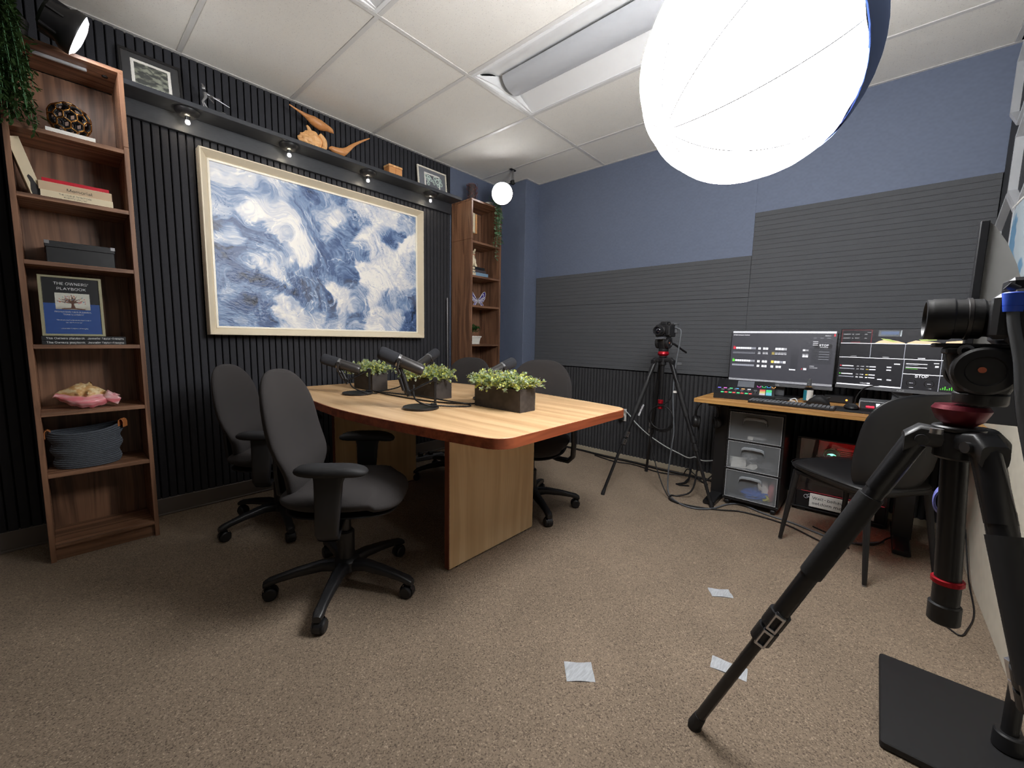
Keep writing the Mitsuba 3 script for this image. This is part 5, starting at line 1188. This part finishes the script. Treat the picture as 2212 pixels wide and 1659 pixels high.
single('white_card_sheet', tf(cbox(-.05, .05, -.03, .03, 0, .002, .0004), mv(3.105, .49, zc + .075, ry=-1.1, rz=.5)), 'white_card', 'tilted white card above the blue cloth in the bottom drawer', 'card')
crumple((3.12, .440, zc), (.03, .022, .07), 'pink_cloth', ('pink_packet', 'pale pink packet standing at the right in the bottom drawer'), 'packet', 2, 2)
single('yellow_strap', tf(tube(smooth_path([(0, 0, 0), (.01, .02, .03), (0, .03, .0), (-.01, .0, .02)], 6), .007, 8), mv(3.065, .445, zc + .010)), 'yellow_cloth', 'yellow-green strap at the front right of the bottom drawer', 'strap')

# computer tower with red interior light and green ring
k = thing('computer_tower', 'black computer tower with a glass side, red glow and a green ring under the desk', 'computer')
px0, px1, py0, py1, pz1 = 3.278, 3.49, -.135, .348, .505
fr = [cbox(px0, px1, py0, py1, .018, .030, .003), cbox(px0, px1, py0, py1, pz1 - .012, pz1, .003), cbox(px0, px1, py0, py0 + .012, .03, pz1 - .012, .002), cbox(px0, px1, py1 - .022, py1, .03, pz1 - .012, .002), cbox(px1 - .004, px1, py0, py1, .03, pz1, .001)]
part(k, 'case', cat(*fr), 'black_steel', False)
part(k, 'foot', cat(*[cbox(xx, xx + .03, yy, yy + .05, 0, .019, .003) for xx in (px0 + .01, px1 - .04) for yy in (py0 + .02, py1 - .08)]), 'black_plastic', False)
part(k, 'power_shroud', cbox(px0 + .012, px1 - .006, py0 + .012, py1 - .022, .03, .138, .002), 'black_steel', False)
part(k, 'side_window', (np.array([[px0 + .001, py1 - .022, .145], [px0 + .001, py0 + .012, .145], [px0 + .001, py0 + .012, pz1 - .012], [px0 + .001, py1 - .022, pz1 - .012]]), np.array([[0, 1, 2], [0, 2, 3]])), 'clear', False)
part(k, 'motherboard', cbox(px1 - .03, px1 - .024, py0 + .05, .245, .17, .47, .001), 'brown_book', False)
part(k, 'heatsink', cat(*[cbox(px1 - .11, px1 - .032, .02 + .0, .14, .34 + .012 * q, .345 + .012 * q, .0005) for q in range(8)]), 'grey_plastic', False)
part(k, 'memory_stick', cat(*[cbox(px1 - .07, px1 - .03, .0 - .014 * q, .006 - .014 * q, .33, .455, .0008) for q in range(4)]), 'red_book', False)
part(k, 'graphics_card', cbox(px1 - .15, px1 - .03, -.09, .20, .265, .305, .004), 'black_plastic', False)
part(k, 'red_light_strip', cbox(px0 + .05, px0 + .058, py0 + .02, .24, pz1 - .018, pz1 - .0125, .001), 'black_plastic', False, emitter=light([34.0, 1.0, .8], .3))
part(k, 'red_trim', cbox(px0 + .0005, px0 + .003, py0 + .02, .30, .1405, .1425, .0003), 'black_plastic', False, emitter=light([.35, .02, .03], .02))
RM = basis((px1 - .115, .165, .385), (0, -1, 0), (0, 0, 1))
part(k, 'fan_housing', tf(lathe([(1e-5, -.03), (.046, -.03), (.046, -.001), (.037, -.001), (.036, -.006), (1e-5, -.006)], 32), RM), 'black_plastic', 40)
part(k, 'green_ring', tf(lathe([(.038, 0), (.0405, .003), (.043, 0)], 40), RM), 'black_plastic', 40, emitter=light([.35, 3.4, .25], .05))
part(k, 'green_emblem', tf(extr(Polygon([(-.024, -.004), (-.014, .004), (0, .0075), (.014, .004), (.024, -.004), (.012, -.001), (0, -.009), (-.012, -.001)]), .002), RM @ mv(0, .004, -.004)), 'black_plastic', False, emitter=light([.5, 3.0, 1.6], .05))
part(k, 'side_emblem', tf(cat(lathe([(.010, 0), (.012, .001), (.014, 0)], 18), tf(cbox(-.004, .016, -.0025, .0025, 0, .001, .0003), mv(.006, 0, 0)), tf(cbox(-.004, .016, -.0025, .0025, 0, .001, .0003), mv(.004, .010, 0, rz=.7))), basis((px0 - .0005, .270, .105), (0, -1, 0), (0, 0, 1))), 'light_grey', False)
k = thing('message_sign', 'white sign with black serif words leaning on the computer tower', 'sign')
SG = basis((px0 - .012, .250, .046), (0, -1, 0), (.06, 0, 1))
part(k, 'board', tf(cbox(0, .325, 0, .088, -.006, 0, .001), SG), 'white_card', False)
for s, v, w in (('Well-behaved women', .051, .295), ('seldom make history', .018, .295)):
    part(k, 'lettering', tf(lettering(s, .0185, mv(.014, v, .0002), False, .0006, w=w), SG), 'ink', False)

# black leather chair
k = thing('leather_chair', 'black leather dining chair with slim black metal legs facing the desk', 'chair')
LC = mv(2.745, .015, 0, rz=math.radians(54))
part(k, 'seat', tf(pad(.235, .23, .030, n=4.5, k=5, rings=9, seg=56, t2=.050, fn=lambda v: v + np.stack([0 * v[:, 0], 0 * v[:, 0], .012 * np.clip((v[:, 0]) / .2, -1, 1) - .02 * np.clip((v[:, 0] - .15) / .08, 0, 1) ** 2], 1)), LC @ mv(.01, 0, .447)), 'leather', True)
part(k, 'piping', tf(tube([(.01 + .236 * np.sign(math.cos(a)) * abs(math.cos(a)) ** (2 / 4.5), .231 * np.sign(math.sin(a)) * abs(math.sin(a)) ** (2 / 4.5), .449 + .012 * max(-1, min(1, math.cos(a) * 1.1))) for a in np.linspace(0, 2 * PI, 65)[:-1]], .0022, 5, True), LC), 'leather', True)
def lback(v):
    v = v.copy(); x, y = v[:, 0].copy(), v[:, 1].copy()
    v[:, 1] = y * (1.02 + .0 * x)
    v[:, 2] += 1.5 * y ** 2 + .20 * np.clip(-x - .12, 0, 1)
    return v
LB = np.column_stack([np.array([-.16, 0, .987, 0]), np.array([0, 1., 0, 0]), np.array([.987, 0, .16, 0]), np.array([-.245, 0, .645, 1])])
part(k, 'backrest', tf(pad(.262, .245, .022, n=3.2, k=5, rings=10, seg=60, fn=lback), LC @ LB), 'leather', True)
part(k, 'frame', tf(cat(cbox(-.20, .20, -.20, -.175, .40, .418, .003), cbox(-.20, .20, .175, .20, .40, .418, .003), cbox(.175, .20, -.20, .20, .40, .418, .003), cbox(-.20, -.175, -.20, .20, .40, .418, .003)), LC), 'black_steel', False)
for sx in (1, -1):
    for sy in (1, -1):
        lk = part(k, 'leg', tf(cyl((sx * .225 + (0 if sx > 0 else -.012), sy * .215, .007), (sx * .185, sy * .185, .42), .0095, .017, 16), LC), 'black_steel')
        part(lk, 'glide', tf(cyl((sx * .225 + (0 if sx > 0 else -.012), sy * .215, 0), (sx * .225 + (0 if sx > 0 else -.012), sy * .215, .008), .0085, n=14), LC), 'satin')

# ---------------------------------------------------------------- video tripods
def tripod(label, feet, apex, r, legtop=.085, locks=True, group=None, flip=1):
    k = thing('camera_tripod', label, 'tripod')
    a = np.array(apex, float)
    part(k, 'spider', cat(cyl(a - [0, 0, .045], a + [0, 0, .012], r * 1.7, bev=.004), cyl(a + [0, 0, .012], a + [0, 0, .022], r * 2.0, bev=.003)), 'black_plastic')
    for f in feet:
        f = np.array(f, float); d = f - a; h = np.array([d[0], d[1], 0]); h /= np.linalg.norm(h)
        s = a + h * legtop * .75 + [0, 0, -.008]; u = f + [0, 0, .012] - s; L = np.linalg.norm(u); u /= L
        side = np.cross(u, [0, 0, 1]); side /= np.linalg.norm(side); out = np.cross(side, u); out = out if out @ h > 0 else -out
        P_ = lambda t: s + u * L * t
        lk = part(k, 'leg', cat(tube([P_(.0), P_(.14)], r * 1.10, 14), tube([P_(.13), P_(.58)], r, 14), tube([P_(.57), P_(.985)], r * .72, 14)), 'black_steel')
        part(lk, 'hinge', cat(loft([sq_ring(a + h * q * legtop + [0, 0, zz], side, (0, 0, 1), r * 1.25, r * hh, 14, 4) for q, zz, hh in ((.2, -.006, 1.0), (.75, -.004, 1.2), (1.05, -.022, 1.1))]), cyl(a + h * legtop * .72 - side * r * 1.6 + [0, 0, -.01], a + h * legtop * .72 + side * r * 1.6 + [0, 0, -.01], r * .55)), 'black_plastic')
        part(lk, 'foam_grip', tube([P_(.16), P_(.40)], r * 1.22, 16), 'black_soft', label='foam grip')
        for t in (.555, .61):
            part(lk, 'leg_lock', cat(tube([P_(t - .02), P_(t + .025)], r * 1.28, 16)), 'black_plastic')
            c = P_(t) + (-side * flip) * r * 1.3; 
            Mx = np.eye(4); Mx[:3, 0], Mx[:3, 1], Mx[:3, 2], Mx[:3, 3] = u, np.cross(-side * flip, u), -side * flip, c
            part(lk, 'lock_lever', tf(cat(cbox(-r * 1.3, r * 1.3, -r * .62, -r * .34, -r * .3, r * .35, .001), cbox(-r * 1.3, r * 1.3, r * .34, r * .62, -r * .3, r * .35, .001), cbox(-r * 1.3, -r * .9, -r * .6, r * .6, -r * .3, r * .35, .001), cbox(r * .9, r * 1.3, -r * .6, r * .6, -r * .3, r * .35, .001)), Mx), 'chrome', False)
        part(lk, 'foot', cat(cyl(f, f + [0, 0, .012], r * .95, r * .9, n=18), tube([f + [0, 0, .008], P_(.965)], [r * .95, r * .8], 14)), 'black_soft')
    return k, a
# far tripod and its camera
k, A = tripod('black video tripod standing on the carpet by the ribbed wall', [(2.584, 1.396, 0), (3.322, 1.392, 0), (2.895, .745, 0)], (2.967, 1.165, .985), .0145)
part(k, 'centre_column', cyl(A + [0, 0, -.36], A + [0, 0, -.03], .0135), 'black_steel')
part(k, 'column_collar', cat(cyl(A + [0, 0, -.33], A + [0, 0, -.30], .019, bev=.003), cyl(A + [0, 0, -.37], A + [0, 0, -.34], .017, bev=.003)), 'red_metal', label='red collar')
part(k, 'levelling_bowl', tf(lathe([(1e-5, .014), (.012, .014), (.036, .030), (.040, .038), (.036, .052), (.03, .058), (1e-5, .058)], 32), mv(*A)), 'red_metal', 40, label='red levelling bowl')
u1 = np.array([2.584, 1.396, 0]) - A; 
part(k, 'leg_lettering', (lambda P0, d: tf(lettering('Manfrotto', .014, mv(0, -.007, 0), True, .0006), basis(P0, d, np.cross(np.array([-.75, -.60, 0.]), d))))(A + u1 * .42 + np.array([-.75, -.60, .2]) * .0175, -u1), 'print_white', False, label='white lettering down the leg')
def video_camera(label, head_label, A, yaw, shift, sc, col, lens_len, lens_r):
    """fluid head and camera; local x = where the lens looks"""
    h = thing('fluid_head', head_label, 'tripod head')
    Bm = mv(*A, rz=yaw) @ np.diag([sc, sc, sc, 1.])
    part(h, 'pan_base', tf(lathe([(1e-5, .059), (.034, .059), (.036, .063), (.036, .078), (.03, .084), (1e-5, .084)], 32), Bm), 'black_plastic', 40)
    part(h, 'body', tf(loft([sq_ring((xx, 0, zz), (1, 0, 0), (0, 1, 0), a, b, 20, 4) for xx, zz, a, b in ((0, .082, .034, .028), (0, .10, .04, .032), (.004, .125, .046, .032), (.004, .15, .05, .028))]), Bm), 'black_plastic', 40)
    for s in (1, -1):
        part(h, 'tilt_drum', tf(tf(lathe([(1e-5, .0), (.040, 0), (.042, .003), (.042, .020), (.038, .024), (.026, .025), (.024, .021), (.012, .021), (1e-5, .021)], 36), align((.006, s * .028, .122), (0, s, 0))), Bm), 'black_plastic', 40)
    for s in (1, -1): part(h, 'tilt_knob', tf(cyl((.010, s * .046, .124), (.010, s * .0525, .124), .0052, n=16), Bm), 'rust_ink', label='small red tilt knob')
    part(h, 'plate', tf(cat(cbox(-.07, .085 if col != 'black' else .055, -.030, .030, .150, .162, .003), cbox(-.06, .07, -.026, .026, .162, .170, .002)), Bm), 'grey_plastic' if col != 'black' else 'black_plastic', False)
    part(h, 'plate_lock', tf(cat(cyl((.03, -.046, .157), (.03, -.030, .157), .008), tf(lathe([(.006, 0), (.011, .001), (.011, .005), (.006, .006)], 20), align((.03, .030, .157), (0, 1, 0)))), Bm), 'satin')
    if col != 'black': part(h, 'pan_bar', tf(tube([(-.03, .05, .12), (-.05, .058, .115), (-.22, .07, .05)], [.009, .008, .007], 10), Bm), 'black_plastic')
    c = thing('video_camera', label, 'camera'); Hm, Bm = Bm, Bm @ mv(shift, 0, 0)
    part(c, 'body', tf(cat(cbox(-.055, .028, -.062, .062, .1705, .262, .006), cbox(.0, .045, .030, .062, .178, .255, .008), cbox(-.04, .025, -.026, .026, .258, .285, .006)), Bm), 'black_plastic', False)
    part(c, 'top_dial', tf(cat(cyl((-.01, -.042, .262), (-.01, -.042, .272), .013, n=24, bev=.001), cyl((-.02, .045, .262), (-.02, .045, .270), .011, n=24, bev=.001), cyl((.02, .05, .26), (.032, .05, .268), .007)), Bm), 'dark_metal')
    lz = .215
    part(c, 'lens', tf(tf(lathe([(1e-5, 0), (lens_r * .82, 0), (lens_r * .84, .004), (lens_r * .84, lens_len * .18), (lens_r * .94, lens_len * .22), (lens_r * .94, lens_len * .58), (lens_r * .97, lens_len * .60), (lens_r * 1.0, lens_len * .62), (lens_r * 1.0, lens_len * .90), (lens_r * .97, lens_len * .92), (lens_r * .97, lens_len * .99), (lens_r * .86, lens_len), (lens_r * .80, lens_len * .96), (lens_r * .72, lens_len * .86), (1e-5, lens_len * .86)], 44), align((.028, 0, lz), (1, 0, 0))), Bm), 'black_plastic', 40)
    part(c, 'lens_ring', tf(cat(tf(lathe([(lens_r * .945, 0), (lens_r * 1.0, .001), (lens_r * 1.0, .006), (lens_r * .945, .007)], 40), align((.028 + lens_len * .36, 0, lz), (1, 0, 0))), tf(lathe([(lens_r * .845, 0), (lens_r * .87, .001), (lens_r * .87, .005), (lens_r * .845, .006)], 40), align((.032, 0, lz), (1, 0, 0)))), Bm), 'dark_metal', 40)
    part(c, 'front_glass', tf(tf(lathe([(lens_r * .74, -.001), (lens_r * .5, .005), (lens_r * .25, .0075), (1e-5, .008)], 32), align((.028 + lens_len * .87, 0, lz), (1, 0, 0))), Bm), 'lens_glass', True)
    return Bm, c, h
scene['mtl_lens_glass'] = {'type': 'roughplastic', 'diffuse_reflectance': rgb((.004, .004, .008)), 'alpha': .03, 'int_ior': 1.7}
B, c1, h1 = video_camera('small black video camera on the far tripod', 'black fluid head with red details on the far tripod', A, math.radians(172), 0, .95, 'grey', .085, .034)
part(c1, 'cable_guard', tf(cat(cbox(-.05, -.03, .062, .082, .20, .265, .003), cbox(-.055, -.02, .060, .085, .262, .272, .003)), B), 'grey_plastic', False)
cable('grey cable looping down from the far camera to the floor', [(2.985, 1.10, 1.215), (2.975, 1.055, 1.195), (2.955, 1.045, 1.14), (2.955, 1.058, 1.02), (2.955, 1.068, .92), (2.95, 1.07, .74), (2.95, 1.055, .55), (2.95, 1.048, .45), (2.955, 1.062, .30), (2.96, 1.072, .15), (2.93, 1.05, .012), (2.80, .93, .007), (2.785, .82, .007), (2.86, .735, .007), (3.02, .675, .007), (3.075, .60, .010), (3.02, .46, .007), (2.985, .30, .007), (2.90, .05, .007), (3.05, -.12, .007)], .0055, 'cable_grey')
k = thing('cable_coil', 'black coil of cable hanging from the far tripod', 'cable')
for q in range(3):
    part(k, 'turn', tube([(2.945 + .006 * q, 1.145 + (.086 + .004 * q) * math.cos(a), .556 - .006 * q + (.088 + .004 * q) * math.sin(a)) for a in np.linspace(0, 2 * PI, 41)[:-1]], .0042, 7, True), 'cable_black', True)
part(k, 'hanging_end', cat(tube(smooth_path([(2.945, 1.145, .645), (2.95, 1.09, .70), (2.953, 1.078, .80), (2.955, 1.078, .93)]), .0042, 7), tube(smooth_path([(2.945, 1.22, .52), (2.93, 1.21, .40), (2.90, 1.15, .22), (2.86, 1.06, .06), (2.82, .98, .007), (2.81, .86, .007), (2.87, .70, .007), (2.95, .56, .007), (2.93, .33, .007), (2.80, .12, .007), (2.83, .02, .007)]), .0042, 7)), 'cable_black', True)
single('cable_tag', tf(cbox(-.018, .018, -.001, .001, -.008, .008, .0005), mv(2.948, 1.052, .755, rz=-.9)), 'white_card', 'white label tag on the cable beside the far tripod', 'tag')
single('cable_tag', tf(cbox(-.016, .016, -.002, .002, -.009, .009, .001), mv(2.950, 1.040, .958, rz=-.9)), 'grey_plastic', 'grey strap tag on the cable just below the far camera', 'tag')

# foreground tripod
k, A = tripod('black video tripod in the right foreground, cut by the frame edge', [(1.166, .301, 0), (1.40, -.395, 0), (.86, -.36, 0)], (1.2, -.135, .935), .0195, .075)
part(k, 'centre_column', cyl(A + [.0, -.015, -.30], A + [0, 0, -.03], .0205, n=28), 'black_steel')
part(k, 'column_ring', cyl(A + [0, -.0155, -.308], A + [0, -.015, -.296], .0255, n=32, bev=.002), 'red_metal', label='red ring near the foot of the column')
part(k, 'column_foot', cat(cyl(A + [0, -.016, -.352], A + [0, -.0155, -.309], .0215, n=28), cyl(A + [0, -.017, -.392], A + [0, -.016, -.350], .0255, n=28, bev=.003)), 'black_plastic')
part(k, 'levelling_bowl', tf(lathe([(1e-5, .020), (.018, .020), (.034, .034), (.041, .050), (.043, .056), (.038, .064), (1e-5, .064)], 36), mv(*A)), 'dark_red_metal', 40, label='dark red levelling bowl')
part(k, 'bubble_level', cyl(A + [-.06, .035, .01], A + [-.06, .035, .02], .010), 'satin')
B, c2, h2 = video_camera('black video camera with a large lens in the right foreground', 'large black fluid head under the foreground camera', A + [0, -.022, .006], math.radians(92), -.036, 1.06, 'black', .094, .0385)
part(c2, 'blue_connector', cat(cyl((1.135, -.172, 1.187), (1.135, -.172, 1.212), .0135, .0155, 20, .002), cyl((1.135, -.172, 1.178), (1.135, -.172, 1.188), .012, .0135, 20)), 'blue_plastic', label='blue cable plug')
cable('grey cable dropping from the foreground camera past its head', [(1.135, -.172, 1.18), (1.132, -.176, 1.15), (1.128, -.188, 1.09), (1.126, -.20, 1.0), (1.13, -.23, .86), (1.15, -.28, .6), (1.18, -.33, .25), (1.25, -.36, .012)], .0085, 'cable_grey')
single('cable_loop', cat(*[tube([(1.228 + .003 * q, -.131 + .013 * math.cos(a), .790 + (.024 + .002 * q) * math.sin(a)) for a in np.linspace(0, 2 * PI, 33)[:-1]], .0022, 6, True) for q in range(4)], tube(smooth_path([(1.232, -.131, .815), (1.230, -.127, .86), (1.222, -.122, .90)]), .002, 6)), 'violet_cable', 'blue-violet loop of thin cable hanging under the foreground tripod', 'cable')
mat('violet_cable', lin(120, 126, 200), .5)

# light stand with a square base plate, mostly beyond the right edge
k = thing('light_stand', 'black floor stand with flat base plate and grey cloth panel at right edge', 'light stand')
part(k, 'base_plate', slab(rrect(1.455, 1.893, -.405, -.10, .012), .002, .024, .003), 'black_soft', False)
part(k, 'post', cyl((1.66, -.36, .024), (1.66, -.36, 1.75), .017, n=20), 'black_steel')
part(k, 'post_collar', cyl((1.66, -.36, .024), (1.66, -.36, .075), .03, n=24, bev=.004), 'black_plastic')
part(k, 'post_collar', cyl((1.66, -.36, .9), (1.66, -.36, .95), .023, n=20, bev=.003), 'black_plastic')

SP = basis((1.72, -.197, 0), (0, -1, 0), (0, 0, 1))
part(k, 'cloth_panel', tf(extr(Polygon([(0, 1.06), (0, 1.452), (.012, 1.438), (.035, 1.395), (.058, 1.335), (.076, 1.27), (.090, 1.19), (.098, 1.06)]), .006), SP), 'grey_cloth', False, label='grey cloth upper panel with a curved edge')
part(k, 'panel_edge', tf(cbox(-.018, -.0005, .905, 1.456, -.012, .016, .002), SP), 'black_steel', False)
part(k, 'lower_panel', tf(cbox(0, .20, .905, 1.0595, -.012, .012, .002), SP), 'black_soft', False)
part(k, 'panel_bracket', cat(cbox(1.66, 1.712, -.375, -.345, 1.0, 1.04, .003)), 'black_plastic', False)

# ---------------------------------------------------------------- right-hand wall
def hexagon(label, cx, cz, R, m='light_grey', d=.03):
    k = thing('hexagon_frame', label, 'wall decoration', 'white hexagon frames on the wall')
    o = [(R * math.cos(a), R * math.sin(a)) for a in np.arange(6) * PI / 3 + PI / 6]
    for q in range(6):
        a, b = np.array(o[q]), np.array(o[(q + 1) % 6])
        poly = Polygon([a, b, b * (1 - .020 / R), a * (1 - .020 / R)])
        part(k, 'frame_side', tf(extr(poly, d), basis((cx, YC, cz), (-1, 0, 0), (0, 0, 1))), m, False)
    return k
hexagon('white hexagon frame high on the wall at the right edge, next to the ceiling', 3.14, 2.43, .26)
hexagon('white hexagon frame on the wall at the right edge, below the highest one', 2.90, 1.985, .26)
hexagon('white hexagon frame lowest on the wall at the right edge, against the desk wall', 3.14, 1.60, .26)
k = thing('canvas_panel', 'pale blue and white canvas panel on the wall at the right edge', 'wall art')
mat('blue_art', proc(lambda p, n, uv: mix(lin(92, 130, 160), lin(160, 172, 180), smoothstep(.45, .56, fbm(p.x * 7, p.z * 9, 2.0)))), .6)
part(k, 'canvas', cbox(2.30, 2.94, YC + .001, YC + .028, 1.36, 1.74, .003), 'blue_art', False)
part(k, 'frame', cat(cbox(2.29, 2.95, YC + .001, YC + .03, 1.35, 1.36, .001), cbox(2.29, 2.95, YC + .001, YC + .03, 1.74, 1.75, .001)), 'white_paint', False)
# wall outlet, floor cables, tape
k = thing('wall_outlet', 'white wall outlet with plugs in the ribbed wall', 'outlet')
part(k, 'plate', cbox(XB - .009, XB - .003, 1.690, 1.765, .365, .480, .002), 'white_paint', False)
part(k, 'socket', cat(*[cyl((XB - .0105, 1.728, zz), (XB - .0085, 1.728, zz), .017, n=20) for zz in (.395, .450)]), 'white_card')
part(k, 'plug', cat(cbox(XB - .05, XB - .011, 1.705, 1.75, .372, .418, .006), cbox(XB - .045, XB - .011, 1.735, 1.762, .43, .465, .006)), 'black_plastic', False)
wx = XB - .022
cable('white cable sagging along the ribbed wall from the outlet to the desk', [(wx, 1.715, .462), (wx - .02, 1.69, .475), (wx - .03, 1.63, .432), (wx - .03, 1.56, .365), (wx - .03, 1.447, .286), (wx - .03, 1.297, .213), (wx - .03, 1.196, .18), (wx - .03, 1.098, .152), (wx - .03, 1.044, .170), (wx - .03, .98, .152), (wx - .03, .873, .180)], .0048, 'cable_white')
cable('bundle of dark cables lying along the foot of the ribbed wall', [(XB - .05, 2.42, .012), (XB - .05, 2.1, .01), (XB - .075, 1.85, .012), (XB - .06, 1.6, .01), (XB - .085, 1.3, .012), (XB - .07, 1.0, .01), (XB - .09, .85, .012)], .009, 'cable_black')
cable('thinner dark cable lying in front of the wall cable bundle', [(XB - .10, 1.95, .006), (XB - .15, 1.72, .006), (XB - .11, 1.55, .006), (XB - .16, 1.30, .006), (XB - .13, 1.05, .02), (XB - .18, .9, .006)], .005, 'cable_black')
cable('dark cable arching over the floor beside the desk leg', [(XB - .08, 1.12, .006), (XB - .10, 1.08, .07), (XB - .12, 1.0, .03), (XB - .16, .93, .006), (XB - .2, .9, .05), (XB - .1, .86, .10)], .0045, 'cable_black')
single('floor_strap', loft([sq_ring(q, (.35, .9, 0), (0, 0, 1), .010, .004, 10, 6) for q in ((3.33, 1.03, .10), (3.30, 1.03, .03), (3.24, 1.04, .008), (3.17, 1.08, .006), (3.165, 1.06, .006), (3.20, 1.00, .006))]), 'cable_black', 'black strap end lying bent on the carpet by the desk', 'strap')
cable('black cables along the baseboard seen under the table', [(2.0, 3.09, .012), (2.2, 3.05, .015), (2.35, 3.08, .02), (2.6, 2.80, .012)], .008, 'cable_black')
k = thing('power_strip', 'dark power strip on the floor seen under the table', 'power strip')
part(k, 'body', tf(cbox(-.15, .15, -.025, .025, .001, .04, .005), mv(2.22, 2.98, 0, rz=-.15)), 'grey_plastic', False)
part(k, 'plug', tf(cat(cbox(-.10, -.06, -.018, .018, .0405, .075, .005), cbox(.0, .04, -.018, .018, .0405, .07, .005)), mv(2.22, 2.98, 0, rz=-.15)), 'black_plastic', False)
cable('dark cable on the carpet under the leather chair', [(3.02, .20, .005), (2.92, .02, .005), (2.98, -.08, .005), (3.1, -.14, .02), (3.25, -.2, .005)], .004, 'cable_black')
cable('thin dark cord curling on the carpet by the right wall', [(2.30, -.30, .004), (2.26, -.335, .004), (2.32, -.36, .004), (2.5, -.40, .004), (2.8, -.415, .03), (3.0, -.41, .2)], .003, 'cable_black')
GT = 'strips of tape on the carpet'
for (x, y, rz, a, b, lab) in ((1.105, .655, .72, .040, .047, 'grey tape square on the carpet in the open floor, left of the foreground tripod leg'), (1.909, .428, .60, .030, .045, 'grey tape square on the carpet farther back, towards the desk'), (1.470, .285, .15, .030, .055, 'pale tape square partly behind the foreground tripod leg')):
    g = np.linspace(-1, 1, 9); P2 = np.array([[a * q, b * w, .0022 + .0016 * math.sin(5 * q + 3 * w)] for q in g for w in g])
    v2 = np.vstack([P2, P2 * [1, 1, 0] + [0, 0, .0003]]); sf = sheet(9, 9)
    single('carpet_tape', tf((v2, np.vstack([sf, sf[:, ::-1] + 81])), mv(x, y, 0, rz=rz)), 'duct_tape', lab, 'tape', GT, True)
